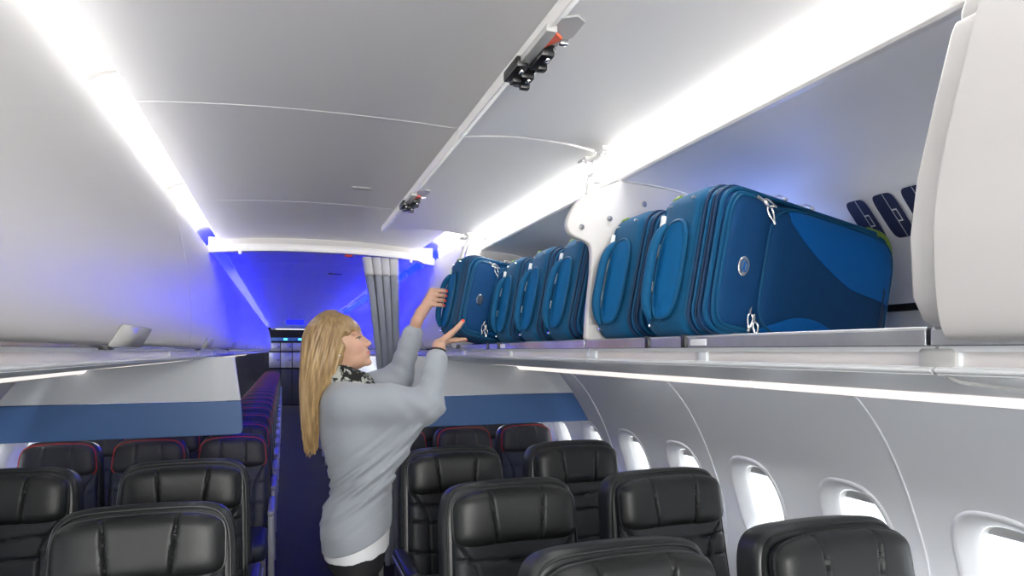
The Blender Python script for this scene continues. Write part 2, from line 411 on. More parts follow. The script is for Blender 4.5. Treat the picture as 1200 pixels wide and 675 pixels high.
# ------------------------------------------------------------------ overhead bins
DOOR_L = smooth_poly([(0.580, 1.6125), (0.566, 1.620), (0.557, 1.645), (0.554, 1.70), (0.557, 1.80), (0.566, 1.90), (0.581, 2.00), (0.598, 2.09), (0.614, 2.165)], 5)
DOOR_R = smooth_poly([(0.584, 1.6125), (0.568, 1.621), (0.557, 1.655), (0.551, 1.72), (0.553, 1.78), (0.570, 1.86), (0.598, 1.95), (0.630, 2.05), (0.650, 2.12), (0.660, 2.160)], 5)
BACK = [(0.716, 2.104), (0.90, 2.090), (1.04, 2.055), (1.12, 2.005), (1.245, 1.865), (1.295, 1.79), (1.305, 1.70), (1.305, 1.53)]
def bin_unit(sx, y0, y1, label, latch_y=None, open_=False, group=None, latch_door=None, far=False, strip=0.0):
    DOOR = DOOR_R if sx > 0 else DOOR_L
    ym = (y0+y1)/2; g = 0.003
    root = thing('overhead_bin', label, 'luggage bin', (sx*0.9, ym, 1.60), group=group)
    a, b = y0-ym+g, y1-ym-g
    def L(prof): return [(x-0.9, z-1.60) for x, z in prof]
    def P(name, loop, m, parent=root, aa=a, bb=b, **k):
        v, f = prism_y(L(loop), aa, bb, sx); return mesh_obj(name, v, f, m, parent, **k)
    # belly of the bin
    P('sill_rail', [(0.600, 1.606), (0.600, 1.628), (0.604, 1.633), (0.642, 1.631), (0.642, 1.606)], M['alu'], bevel=0.0015)
    P('groove', [(0.616, 1.5985), (0.616, 1.606), (0.66, 1.606), (0.66, 1.5985)], M['psu'])
    rv = P('reveal_strip', [(0.626, 1.578), (0.626, 1.5985), (0.645, 1.5985), (0.645, 1.578)], M['reveal'])
    mb = MB()
    posts = [a+0.012, b-0.012] if not far else []
    if not far: posts += [0.0]
    for yy in posts: mb.box((sx*(0.624-0.9), yy, 1.588-1.60), (0.008, 0.030, 0.021), 0.002)
    if posts: mb.build('post', M['divw'], rv)
    P('underside_panel', offset_loop(smooth_poly([(0.618, 1.579), (0.607, 1.574), (0.622, 1.566), (0.70, 1.553), (0.85, 1.535), (1.0, 1.519), (1.182, 1.503)], 4), 0.010), M['psu'], angle=50)
    P('light_strip', [(1.182, 1.504), (1.190, 1.491), (1.203, 1.4825), (1.220, 1.479), (1.232, 1.486), (1.235, 1.515)], M['lum_warm'], angle=60)
    P('valance', [(1.180, 1.512), (1.180, 1.53), (1.24, 1.60), (1.285, 1.612), (1.29, 1.603), (1.245, 1.59), (1.19, 1.515)], M['psu'])
    segs = [(a, b)] if not (y0 < YD < y1) else [(a, YD-0.75-ym), (YD+0.3-ym, b)]
    for sa, sb in segs:
        if sb-sa > 0.05: P('sidewall_lamp', [(1.246, 1.586), (1.272, 1.594), (1.270, 1.599), (1.244, 1.591)], M['lum_side'], aa=sa, bb=sb, smooth=False)
    if far:
        P('door', offset_loop(DOOR, -0.02), M['bin'])
        P('latch', offset_loop([(0.583, 1.608), (0.562, 1.617), (0.551, 1.655)], -0.004), M['grey'], aa=-0.15, bb=0.15)
        return root
    # liner
    floor_loop = offset_loop([(0.625, 1.612), (0.70, 1.598), (1.305, 1.492)], 0.012)
    P('shelf', floor_loop, M['bin_in'])
    P('liner', offset_loop(smooth_poly(BACK, 4), 0.010), M['bin_in'], angle=50)
    P('header_lip', [(0.7175, 2.103), (0.712, 2.108), (0.712, 2.117), (0.7175, 2.120), (0.735, 2.120), (0.745, 2.103)], M['white'], bevel=0.0015)
    endp = [(0.645, 1.615), (0.586, 1.640), (0.566, 1.67), (0.561, 1.75), (0.574, 1.83), (0.604, 1.93), (0.636, 2.03), (0.645, 2.048), (0.656, 2.052), (0.656, 2.064),
            (0.672, 2.10), (0.716, 2.112), (0.90, 2.09), (1.04, 2.055), (1.12, 2.005), (1.245, 1.865), (1.295, 1.79), (1.300, 1.53)]
    if not open_:
        for yy, hw in ((a+0.012, 0.011), (b-0.023, 0.022)):
            P('end_panel', endp, M['bin'], aa=yy-hw, bb=yy+hw, bevel=0.003)
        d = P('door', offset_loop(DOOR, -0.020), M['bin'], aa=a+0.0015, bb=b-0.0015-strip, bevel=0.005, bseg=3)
        for ly in (latch_y or []):
            yy = ly-ym
            prof = [(0.5690, 1.6095), (0.5475, 1.657)]
            v = []
            for i, (x, z) in enumerate(prof):
                t = (z-prof[0][1])/(prof[-1][1]-prof[0][1])
                v += [(sx*(x-0.9), yy-0.165+0.030*t, z-1.60), (sx*(x-0.9), yy+0.165+0.015*t, z-1.60)]
            f = [(2*i, 2*i+1, 2*i+3, 2*i+2) for i in range(len(prof)-1)]
            lt = mesh_obj('latch', v, f, M['grey'], d); md = lt.modifiers.new('t', 'SOLIDIFY'); md.thickness = 0.004; md.offset = 0
            mb = MB(); mb.box((sx*(0.590-0.9), yy-0.09, 0.006), (0.02, 0.05, 0.008), 0.002); mb.build('latch_catch', M['black'], d)
    else:
        # near wall of the compartment
        RD = smooth_poly([(0.236, 2.180), (0.33, 2.192), (0.43, 2.197), (0.55, 2.192), (0.662, 2.176)], 5)
        d = P('door', offset_loop(RD, 0.016), M['door_lit'], aa=a+0.004, bb=b-0.004+ (0.03 if latch_door and latch_door > 2 else 0), angle=50)
        P('edge_trim', [(0.224, 2.172), (0.220, 2.182), (0.222, 2.200), (0.240, 2.200), (0.2405, 2.179)], M['white'], d, aa=a+0.002, bb=b+0.03 if latch_door > 2 else b-0.002, bevel=0.002)
        yy = latch_door-ym
        def T(x, y, z): return ((x-0.9), yy+y, z-1.60)
        mb = MB()   # mats: grey, black, orange, steel
        pl = [(0.232, -0.155), (0.262, -0.165), (0.285, -0.145), (0.288, -0.09), (0.270, -0.045), (0.278, 0.0), (0.268, 0.05), (0.250, 0.10), (0.232, 0.10)]
        vv = [T(x, y, 2.182 + (x-0.23)*0.14) for x, y in pl] + [T(x, y, 2.176 + (x-0.23)*0.14) for x, y in pl]
        n = len(pl); mb.add(vv, [(i, (i+1) % n, n+(i+1) % n, n+i) for i in range(n)] + [tuple(range(n)), tuple(range(n, 2*n))], 0)
        mb.box(T(0.228, -0.03, 2.172), (0.022, 0.20, 0.014), 0.003, mi=0)
        for (x, y, dx, dy, dz, zz) in ((0.222, 0.045, 0.026, 0.085, 0.022, 2.168), (0.252, -0.020, 0.028, 0.070, 0.024, 2.170), (0.250, 0.075, 0.030, 0.055, 0.024, 2.168)):
            mb.box(T(x, y, zz), (dx, dy, dz), 0.004, mi=1)
            mb.box(T(x+0.008, y+dy*0.3, zz-0.010), (dx*0.7, dy*0.28, 0.016), 0.003, mi=1)
            mb.box(T(x+0.004, y-dy*0.25, zz-0.012), (0.007, 0.016, 0.006), 0.002, mi=3)
        mb.tube([T(0.262, -0.06, 2.170), T(0.262, 0.11, 2.168)], 0.003, 6, 3)
        mb.box(T(0.270, -0.085, 2.172), (0.016, 0.012, 0.010), 0.002, mi=3)
        o_ = [T(0.232, -0.055, 2.1705), T(0.236, -0.125, 2.1705), T(0.258, -0.105, 2.1725), T(0.256, -0.095, 2.1725)]
        mb.add(o_ + [(p[0], p[1], p[2]-0.005) for p in o_], [(0, 1, 2, 3), (4, 5, 6, 7), (0, 1, 5, 4), (1, 2, 6, 5), (2, 3, 7, 6), (3, 0, 4, 7)], 2)
        mb.build('latch', [M['grey'], M['black'], M['orange'], M['steel']], d, angle=40)
        # rail strikers
        for yy in (latch_door+0.015-ym, latch_door+0.165-ym):
            mb = MB(); mb.box((0.5985-0.9, yy, 0.019), (0.006, 0.016, 0.026), 0.002); mb.box((0.603-0.9, yy+0.006, 0.0315), (0.012, 0.014, 0.006), 0.002)
            mb.build('striker', M['black'], root)
        mb = MB(); mb.box((0.5995-0.9, latch_door-0.035-ym, 0.0175), (0.002, 0.055, 0.014), 0.0008); mb.build('rail_label', M['tag'], root)
        mb = MB(); mb.box((1.302-0.9, (a+b)/2, 1.713-1.6), (0.012, b-a-0.04, 0.020), 0.003); mb.build('gasket', M['black'], root)
        mb = MB(); mb.tube([(1.303-0.9, a+0.01, 1.645-1.6), (1.303-0.9, b-0.01, 1.645-1.6)], 0.002, 6); mb.build('liner_joint', M['seam'], root)
    return root

def end_cap(y, t, root, ym, name='divider_panel'):
    """white partition standing between the two open compartments"""
    out = smooth_poly([(0.600, 1.634), (0.606, 1.72), (0.618, 1.83), (0.618, 1.895), (0.600, 1.915), (0.562, 1.928), (0.545, 1.945), (0.541, 1.968), (0.556, 2.005), (0.585, 2.040), (0.620, 2.062), (0.655, 2.075), (0.716, 2.100)], 4)
    loop = out + [(0.90, 2.086), (1.04, 2.050), (1.12, 2.000), (1.24, 1.862), (1.288, 1.79), (1.298, 1.70), (1.298, 1.53), (0.65, 1.62)]
    v, f = prism_y([(x-0.9, z-1.60) for x, z in loop], y-t/2-ym, y+t/2-ym)
    d = mesh_obj(name, v, f, M['bin'], root, bevel=0.005, bseg=3)
    for (x, z) in ((0.585, 1.955), (0.675, 1.985), (0.79, 2.035)):
        mb = MB()
        mb.tube([(x-0.9, y-t/2-ym-0.005, z-1.60), (x-0.9, y-t/2-ym+0.002, z-1.60)], [0.0085, 0.0085], 12)
        mb.tube([(x-0.9, y-t/2-ym-0.0062, z-1.60), (x-0.9, y-t/2-ym-0.004, z-1.60)], [0.004, 0.005], 6)
        mb.build('screw', M['steel'], d)
    return d

def hinge(y, root, ym):
    mb = MB()
    def T(x, z, yy=y): return (x-0.9, yy-ym, z-1.60)
    for s in (-1, 1):
        mb.tube([T(0.612, 2.055, y), T(0.616, 2.085, y+s*0.012), T(0.626, 2.118, y+s*0.020), T(0.646, 2.160, y+s*0.022)], [0.010, 0.007, 0.0065, 0.007], 8)
        mb.box(T(0.640, 2.168, y+s*0.055), (0.050, 0.055, 0.010), 0.003)
        for k in range(3):
            mb.tube([T(0.614+0.018*k, 2.165, y+s*(0.040+0.014*(k % 2))), T(0.614+0.018*k, 2.158, y+s*(0.040+0.014*(k % 2)))], 0.004, 8)
    mb.tube([T(0.624, 2.112, y-0.02), T(0.624, 2.112, y+0.02)], 0.005, 8)
    mb.box(T(0.646, 2.163), (0.026, 0.07, 0.014), 0.004)
    mb.build('hinge_arm', M['white'], root, angle=45)

# left side
bin_unit(-1, -0.95, 2.73, 'long closed white overhead bin filling the upper left, with a grey latch', latch_y=[1.735])
bin_unit(-1, 2.73, 4.37, 'closed white overhead bin on the left, second along, beside the left class divider', latch_y=[3.36])
bin_unit(-1, 4.37, 6.01, 'closed white overhead bin on the left, first one bathed in blue light', latch_y=[5.0])
# right side
bin_unit(1, -1.6, 0.640, 'closed white overhead bin at the right edge nearest the camera', latch_y=[-0.4], strip=0.042)
b1 = bin_unit(1, 0.640, 1.700, 'open white overhead bin holding the two nearest suitcases, door raised', open_=True, latch_door=1.19)
b2 = bin_unit(1, 1.700, 3.130, 'open white overhead bin holding the three leaning suitcases, door raised', open_=True, latch_door=2.48)
b3 = bin_unit(1, 3.130, 4.770, 'closed white overhead bin on the right just before the grey curtain', latch_y=[3.95])
bin_unit(1, 4.770, 6.410, 'closed white overhead bin on the right, first one behind the grey curtain', latch_y=[5.6])
end_cap(1.703, 0.022, b1, 1.170); hinge(1.700, b1, 1.170); hinge(3.118, b2, 2.415)
# pillar with a sweeping groove at the joint of the nearest bins
mb = MB(); mb.box((0.622-0.9, 0.640-1.170, -0.0115), (0.016, 0.055, 0.032), 0.006); mb.build('joint_pillar', M['grey'], b1)
mb = MB(); pts = [(0.619, 0.640, 1.60), (0.6195, 0.637, 1.578), (0.640, 0.628, 1.5585), (0.70, 0.606, 1.5495), (0.78, 0.585, 1.5395), (0.90, 0.565, 1.527)]
mb.tube([(p[0]-0.9, p[1]-1.170, p[2]-1.60) for p in smooth_poly(pts, 5)], 0.0028, 6); mb.build('panel_groove', M['grey'], b1)
# printed bag pictograms on the sloping back of the nearest open bin
for k in range(4):
    yc = 1.262-0.078*k
    p0, p1 = Vector((1.140, 0, 1.980)), Vector((1.228, 0, 1.882)); t = (p1-p0).normalized(); nn = Vector((t.z, 0, -t.x))
    if nn.x > 0: nn = -nn
    mb = MB(); W = 0.060
    def pic(loop, lift, mi):
        v = []
        for u, s in loop:
            q = p0.lerp(p1, s) + nn*lift; v.append((q.x-0.9, yc+u*W-1.170, q.z-1.60))
        mb.add(v, [tuple(range(len(v)))], mi)
    rr = [sup(0.5, 0.5, 5, 2*math.pi*i/32) for i in range(32)]
    pic([(u, s+0.5) for u, s in rr], 0.0022, 0)
    pic([(-0.09, 0.01), (-0.06, 0.01), (-0.06, 0.99), (-0.09, 0.99)], 0.0028, 1)
    for q in ([(-0.28, 0.36), (-0.06, 0.36), (-0.06, 0.39), (-0.28, 0.39)], [(-0.28, 0.61), (-0.06, 0.61), (-0.06, 0.64), (-0.28, 0.64)], [(-0.30, 0.36), (-0.26, 0.36), (-0.26, 0.64), (-0.30, 0.64)]):
        pic(q, 0.0028, 1)
    mb.build('bag_pictogram', [M['decal'], M['tag']], b1, smooth=False)
# added blue lamp, hidden by the bags, for the glow in the nearest bin
root = thing('bin_fill_lamp', 'small added blue fill lamp on the back of the open bin, behind the nearest suitcases', 'lamp', (1.185, 1.53, 1.895))
mb = MB(); mb.box((-0.004, 0, 0.004), (0.016, 0.22, 0.010), 0.003); mb.build('lens', M['lum_bin'], root)
mb = MB(); mb.box((0.004, 0, -0.004), (0.026, 0.24, 0.012), 0.003); mb.build('frame', M['white'], root)

root = thing('bin_fill_lamp', 'small added white fill lamp on the back of the open bin, behind the leaning suitcases', 'lamp', (1.185, 2.25, 1.895))  # added out of sight behind the bags to brighten this bin
mb = MB(); mb.box((-0.004, 0, 0.004), (0.016, 0.42, 0.010), 0.003); mb.build('lens', M['lum_bin_white'], root)
mb = MB(); mb.box((0.004, 0, -0.004), (0.026, 0.44, 0.012), 0.003); mb.build('frame', M['white'], root)

fy = [6.01+1.64*k for k in range(9)]
for i, y in enumerate(fy[:-1]):
    l = 'far closed bin on the left in blue light, beyond the first blue one'
    r_ = 'far closed bin on the right in blue light, beyond the curtain'
    if i == 0:
        fl_ = bin_unit(-1, y, y+1.64, l, far=True, group='far bins on the left in the blue cabin')
        fr_ = bin_unit(1, y+0.40, y+2.04, r_, far=True, group='far bins on the right in the blue cabin')
    else:
        dup(fl_, (-0.9, y+0.82, 1.60), l); dup(fr_, (0.9, y+1.22, 1.60), r_)

# ------------------------------------------------------------------ class dividers hanging below the bins
def divider(sx, label):
    root = thing('class_divider', label, 'divider', (sx*1.0, YD, 1.33))
    up = [(0.479, 1.566), (0.606, 1.566), (0.70, 1.549), (0.85, 1.531), (1.0, 1.515), (1.18, 1.4995), (1.19, 1.487), (1.203, 1.4785), (1.220, 1.475), (1.236, 1.482), (1.30, 1.545),
          (1.36, 1.545), (1.41, 1.505), (1.49, 1.435), (1.575, 1.325)]
    up = up + [(0.447, 1.325)]
    cr = [(0.4365 + 0.028*(1-math.cos(t)), 1.165 - 0.028*math.sin(t)) for t in np.linspace(0, math.pi/2, 6)]
    lo = [(1.572, 1.3215), (0.4466, 1.3215), (0.440, 1.24)] + cr + [(1.685, 1.137), (1.640, 1.215)]
    for nm, lp, m in (('upper_panel', up, M['divw']), ('lower_panel', lo, M['divb'])):
        v, f = prism_y([(x-1.0, z-1.33) for x, z in lp], -0.014, 0.014, sx); mesh_obj(nm, v, f, m, root, bevel=0.003)
    return root
divider(-1, 'pale and blue class divider panel hanging below the left bins')
divider(1, 'pale and blue class divider panel hanging below the right bins, by the windows')

# ------------------------------------------------------------------ curtain rail and gathered curtain
root = thing('curtain_rail', 'white arched curtain rail spanning the ceiling before the blue cabin', 'rail', (0, YD, 2.17))
xs = np.linspace(-0.612, 0.640, 41)
def rail_z(x): return 2.183 - 0.030*(abs(x)/0.6)**2.4 - (0.012 if x > 0.55 else 0)
v = []; f = []
for i, x in enumerate(xs):
    z = rail_z(x)
    for dy, dz in ((-0.03, 0.022), (-0.034, 0.0), (-0.028, -0.018), (0.03, -0.018), (0.034, 0.02)): v.append((x, dy, z+dz-2.17))
for i in range(len(xs)-1):
    for k in range(5): f.append((i*5+k, i*5+(k+1) % 5, (i+1)*5+(k+1) % 5, (i+1)*5+k))
f += [tuple(range(5)), tuple((len(xs)-1)*5+k for k in range(5))]
mesh_obj('beam', v, f, M['white'], root, angle=40)
mb = MB(); mb.box((0.135, -0.022, 2.152-2.17), (0.045, 0.016, 0.014), 0.004); mb.build('tab', M['red'], root)
for x in (-0.45, 0.50):
    mb = MB(); mb.tube([(x, -0.02, rail_z(x)-0.016-2.17), (x, -0.02, rail_z(x)-0.035-2.17)], [0.012, 0.008], 10); mb.build('stop_knob', M['white'], root)
root = thing('valance', 'arched white ceiling edge above the curtain rail', 'ceiling trim', (0, YD, 2.2))
v, f = [], []
for x in xs:
    z1 = min(ceil_z(max(-0.56, min(0.56, x))), 2.243); v += [(x, 0.020, rail_z(x)+0.018-2.2), (x, 0.020, z1+0.012-2.2), (x, 0.032, z1+0.012-2.2), (x, 0.032, rail_z(x)+0.018-2.2)]
for i in range(len(xs)-1):
    for k in range(4): f.append((i*4+k, i*4+(k+1) % 4, (i+1)*4+(k+1) % 4, (i+1)*4+k))
mesh_obj('panel', v, f, M['bin'], root, angle=40)

root = thing('curtain', 'grey pleated curtain gathered at the right of the aisle', 'curtain', (0.34, YD, 2.15))
def cloth(z0, z1, nz, name, m, bulge=0.0):
    nu = 150; v = []
    for j in range(nz+1):
        z = z0 + (z1-z0)*j/nz; t = (2.15-z)/1.8
        xa = 0.215 + 0.15*min(1, t*2.2)**0.8 * 0.62 + 0.02*t; xb = 0.425 + 0.028*t
        if t > 0.45: xa += 0.03*(t-0.45)
        for i in range(nu+1):
            u = i/nu; ph = 2*math.pi*4.0*u + 0.35*math.sin(3*t+2*u)
            amp = 0.034*(0.85+0.3*math.sin(5*u+1))
            x = xa + (xb-xa)*u + 0.014*math.sin(2*ph)*(1-0.2*t); y = amp*math.cos(ph) + 0.006*math.sin(9*u+4*t)
            v.append((x-0.34, y, z-2.15))
    f = [(j*(nu+1)+i, j*(nu+1)+i+1, (j+1)*(nu+1)+i+1, (j+1)*(nu+1)+i) for j in range(nz) for i in range(nu)]
    o = mesh_obj(name, v, f, m, root, angle=0); md = o.modifiers.new('t', 'SOLIDIFY'); md.thickness = 0.004
    return o
cloth(2.048, 0.33, 40, 'drape', M['curtain']); cloth(2.150, 2.046, 6, 'heading', M['curtain_top'])

# ------------------------------------------------------------------ small ceiling things
root = thing('ceiling_vent', 'small oblong grey vent in the white ceiling ahead of the woman', 'vent', (0.07, 2.62, ceil_z(0.07)-0.001))
mb = MB(); mb.box((0, 0, 0), (0.075, 0.030, 0.006), 0.002); mb.build('plate', M['grey'], root)
mb = MB(); mb.box((0, -0.004, -0.0025), (0.055, 0.010, 0.005), 0.002); mb.build('slot', M['seam'], root)
root = thing('ceiling_vent', 'small dark vent in the blue ceiling behind the curtain rail', 'vent', (0.18, 5.6, ceil_z(0.18)-0.001))
mb = MB(); mb.box((0, 0, 0), (0.11, 0.05, 0.008), 0.002); mb.build('plate', M['black'], root)

# fill light added on the forward bulkhead, unseen behind the camera
root = thing('bulkhead_fill_lamp', 'added white fill lamp on the forward bulkhead, unseen behind the camera', 'lamp', (0, -2.15, 1.75))
mb = MB(); mb.box((0, 0, 0), (1.46, 0.05, 0.56), 0.01); mb.build('housing', M['white'], root)
ld = bpy.data.lights.new('light', 'AREA'); ld.shape = 'RECTANGLE'; ld.size = 1.4; ld.size_y = 0.5; ld.energy = 44; ld.color = (1.0, 0.985, 0.96)
lo = bpy.data.objects.new('light', ld); link(lo, root); lo.location = (0, 0.035, 0); lo.rotation_euler = (R(90), 0, 0)

# hanging sign
root = thing('exit_sign', 'small blue hanging sign with dark lettering above the far aisle', 'sign', (-0.04, 12.0, 2.10))
mb = MB(); mb.box((0, 0, 0), (0.30, 0.03, 0.085), 0.004); mb.build('panel', M['signface'], root)
cu = bpy.data.curves.new('lettering', 'FONT'); cu.body = 'EXITS'; cu.size = 0.075; cu.align_x = 'CENTER'; cu.align_y = 'CENTER'; cu.extrude = 0.001
to = bpy.data.objects.new('tmp', cu); COL.objects.link(to); dg = bpy.context.evaluated_depsgraph_get()
me = bpy.data.meshes.new_from_object(to.evaluated_get(dg)); bpy.data.objects.remove(to)
me.materials.clear(); me.materials.append(M['black'])
lt = bpy.data.objects.new('lettering', me); link(lt, root); lt.location = (0.015, -0.0165, 0); lt.rotation_euler = (R(90), 0, 0)
mb = MB()
for x in (-0.1, 0.1): mb.tube([(x, 0, 0.04), (x, 0, 0.14)], 0.006, 6)
mb.build('hanger', M['grey'], root)
root = thing('smoke_detector', 'round blue-lit fitting on the far ceiling below the hanging sign', 'detector', (0.0, 15.0, 2.225))
mb = MB(); mb.tube([(0, 0, 0.015), (0, 0, -0.02), (0, 0, -0.05)], [0.20, 0.19, 0.12], 20); mb.build('housing', M['white'], root)

# ------------------------------------------------------------------ aft galley
root = thing('galley', 'metal galley wall of lockers at the far end of the aisle', 'galley', (0, 19.9, 0))
mb = MB(); mb.box((0, 0.12, 1.0), (1.5, 0.12, 2.0), 0.01); mb.build('carcass', M['dark'], root)
for r_, (z0, z1) in enumerate(((1.58, 1.84), (1.10, 1.56))):
    for c in range(4):
        x = -0.48 + 0.32*c; mb = MB(); mb.box((x, 0.03, (z0+z1)/2), (0.30, 0.06, z1-z0-0.02), 0.012)
        dd = mb.build('locker_door', M['galley'], root)
        mb = MB(); mb.box((x+0.10, -0.01, (z0+z1)/2), (0.03, 0.03, 0.05), 0.006); mb.build('catch', M['black'], dd)
for c in range(4):
    mb = MB(); mb.box((-0.48+0.32*c, 0.03, 0.55), (0.30, 0.06, 1.0), 0.012); mb.build('cart_front', M['leather_back'], root)
mb = MB(); mb.box((0, 0.02, 1.93), (1.5, 0.10, 0.10), 0.01); mb.build('fascia', M['divb'], root)
for x in (-0.18, 0.22):
    mb = MB(); mb.box((x, -0.035, 1.93), (0.10, 0.02, 0.05), 0.005); mb.build('indicator', M['led_cyan'], root)
root = thing('galley_lamp', 'white lamp strip above the metal lockers of the far galley', 'lamp', (0, 19.45, 2.226))
mb = MB(); mb.box((0, 0, 0), (1.0, 0.08, 0.03), 0.004); mb.build('housing', M['white'], root)
mb = MB(); mb.box((0, 0.01, -0.018), (0.9, 0.05, 0.010), 0.002); mb.build('lens', M['lum_galley'], root)
# ------------------------------------------------------------------ upholstery helper
def pad(hw, hh, t, n=6.0, k=8.0, seams=(), nx=70, nz=50, back=0.02, taper=0.0, wrap=0.0, sag=0.0, rot=None, off=(0, 0, 0), lean=0.0, plane='xz'):
    """pillow facing -Y with a rounded outline; seams = [(dist(x,z), width, depth)]"""
    U = np.sin(np.linspace(-1, 1, nx)*math.pi/2*0.96)/math.sin(math.pi/2*0.96); W_ = np.sin(np.linspace(-1, 1, nz)*math.pi/2*0.96)/math.sin(math.pi/2*0.96)
    u, v = np.meshgrid(U, W_)
    r = np.maximum(abs(u), abs(v)); s = r/np.maximum(1e-9, (abs(u)**n+abs(v)**n)**(1/n))
    pu, pv = u*s, v*s
    x = pu*hw*(1+taper*pv); z = pv*hh - sag*(pu**2)
    d = t*np.maximum(0, 1-r**k)**0.5
    for fn, wd, am in seams: d = d - am*np.exp(-(fn(x, z)/wd)**2)*(r < 0.995)
    y = -d + wrap*pu**2
    V = np.stack([x, y, z], -1).reshape(-1, 3)
    yb = back + wrap*pu**2*0.9
    Vb = np.stack([x*0.995, yb, z*0.995], -1).reshape(-1, 3)
    F = []
    N = nx*nz
    for j in range(nz-1):
        for i in range(nx-1):
            a = j*nx+i; F.append((a, a+1, a+nx+1, a+nx))
    rim = [i for i in range(nx)] + [j*nx+nx-1 for j in range(1, nz)] + [(nz-1)*nx+i for i in range(nx-2, -1, -1)] + [j*nx for j in range(nz-2, 0, -1)]
    m = len(rim)
    idx = {a: N+q for q, a in enumerate(rim)}
    for q in range(m):
        a, b = rim[q], rim[(q+1) % m]; F.append((b, a, idx[a], idx[b]))
    F.append(tuple(idx[a] for a in rim))
    V = np.concatenate([V, Vb[rim]])
    if lean: V = V@np.array(Matrix.Rotation(lean, 3, 'X')).T
    V = V + np.array(off)
    return V.tolist(), F

def lean_pts(V, a, piv):
    c, s = math.cos(a), math.sin(a); V = np.array(V, float); y = V[:, 1]-piv[0]; z = V[:, 2]-piv[1]
    # positive a tips the top towards +Y (aft)
    V2 = V.copy(); V2[:, 1] = piv[0] + y*c + z*s; V2[:, 2] = piv[1] - y*s + z*c
    return V2.tolist()

REC = R(11)
def seat_first(label, loc, group=None):
    root = thing('first_class_seat', label, 'seat', loc, group=group)
    def B(name, V, F, m, parent=root, **k): return mesh_obj(name, lean_pts(V, REC, (0.0, 0.45)), F, m, parent, **k)
    # moulded shell around the back
    v, f = pad(0.285, 0.36, 0.030, n=7.5, k=16, back=0.07, off=(0, 0.02, 0.745), taper=-0.035, sag=0.012, nx=50, nz=50)
    B('back_shell', v, f, M['shell'], angle=50)
    # thin double edge line
    loop = []
    for q in range(96):
        a, b = sup(0.268, 0.343, 7.5, 2*math.pi*q/96); loop.append((a*(1-0.035*b/0.36), -0.008, 0.745+b-0.012*(a/0.285)**2))
    mb = MB().tube(loop, 0.0045, 6, closed=True); B('edge_welt', mb.v, mb.f, M['leather'])
    se = [(lambda x, z: z+0.02-0.35*x*x, 0.006, 0.010), (lambda x, z: z+0.17-0.35*x*x, 0.006, 0.010), (lambda x, z: z-0.065-0.35*x*x, 0.006, 0.009),
          (lambda x, z: abs(x)-(0.155+1.15*np.maximum(0, z-0.0)**1.6*1.6), 0.006, 0.011)]
    v, f = pad(0.252, 0.325, 0.045, n=6, k=9, seams=se, back=0.02, off=(0, 0.0, 0.735), taper=-0.03, nx=90, nz=100, wrap=-0.018)
    B('backrest', v, f, M['leather_back'])
    se = [(lambda x, z: x-0.098-0.10*z, 0.0055, 0.013), (lambda x, z: x+0.098-0.10*z*-1, 0.0055, 0.013)]
    v, f = pad(0.250, 0.104, 0.056, n=5.0, k=6, seams=se, back=0.02, off=(0, -0.030, 0.968), taper=0.0, sag=0.014, nx=110, nz=60, wrap=-0.012)
    h = B('headrest', v, f, M['leather'])
    loop = []
    for q in range(80):
        a, b = sup(0.251, 0.105, 5.0, 2*math.pi*q/80); loop.append((a, -0.034-0.012*(a/0.25)**2, 0.968+b-0.014*(a/0.25)**2))
    mb = MB().tube(loop, 0.0035, 6, closed=True); mesh_obj('headrest_welt', lean_pts(mb.v, REC, (0.0, 0.45)), mb.f, M['shell'], h)
    v, f = rbox((0.50, 0.50, 0.13), 0.05, 4); o = mesh_obj('seat_cushion', v, f, M['leather_back'], root); o.location = (0, -0.27, 0.42)
    for s in (-1, 1):
        mb = MB(); mb.box((s*0.306, -0.22, 0.595), (0.066, 0.42, 0.05), 0.018, 3); mb.box((s*0.306, -0.16, 0.44), (0.050, 0.30, 0.28), 0.02, 3)
        ar = mb.build('armrest', M['shell'], root, angle=40)
        mb = MB(); mb.box((s*(0.306+0.033), -0.22, 0.585), (0.010, 0.40, 0.020), 0.004); mb.build('armrest_trim', M['armgrey'], ar)
    mb = MB(); mb.box((0, -0.22, 0.33), (0.56, 0.44, 0.06), 0.015); mb.build('seat_pan', M['shell'], root)
    for x in (-0.2, 0.2):
        for y in (-0.42, 0.0):
            mb = MB(); mb.tube([(x, y, 0.31), (x, y+0.03, 0.0)], 0.018, 8); mb.build('leg', M['grey'], root)
    return root

ROW = [1.410, 2.310, 3.245]
XI, XO = 0.625, 1.325
fs = seat_first('black leather first class aisle seat nearest the camera, only its headrest top in view', (XI, ROW[0], 0))
for (x, r_, lab) in [
    (XO, 0, 'black leather first class window seat nearest the camera, under the rightmost windows'),
    (XI, 1, 'black leather first class aisle seat in the middle row on the right, whole headrest showing'),
    (XO, 1, 'black leather first class window seat in the middle row, beside the large bright window'),
    (XI, 2, 'black leather first class seat in the rearmost row, right beside the standing woman'),
    (XO, 2, 'black leather first class window seat in the rearmost row, under the blue divider panel'),
    (-XI-0.03, 1, 'black leather first class seat left of the aisle, largest headrest in the lower left'),
    (-XO-0.03, 1, 'black leather first class window seat beside the largest headrest in the lower left'),
    (-XI-0.03, 2, 'black leather first class aisle seat left of the aisle, behind the largest left headrest'),
    (-XO-0.03, 2, 'black leather first class window seat cut off by the left edge below the divider')]:
    dup(fs, (x, ROW[r_], 0), lab)

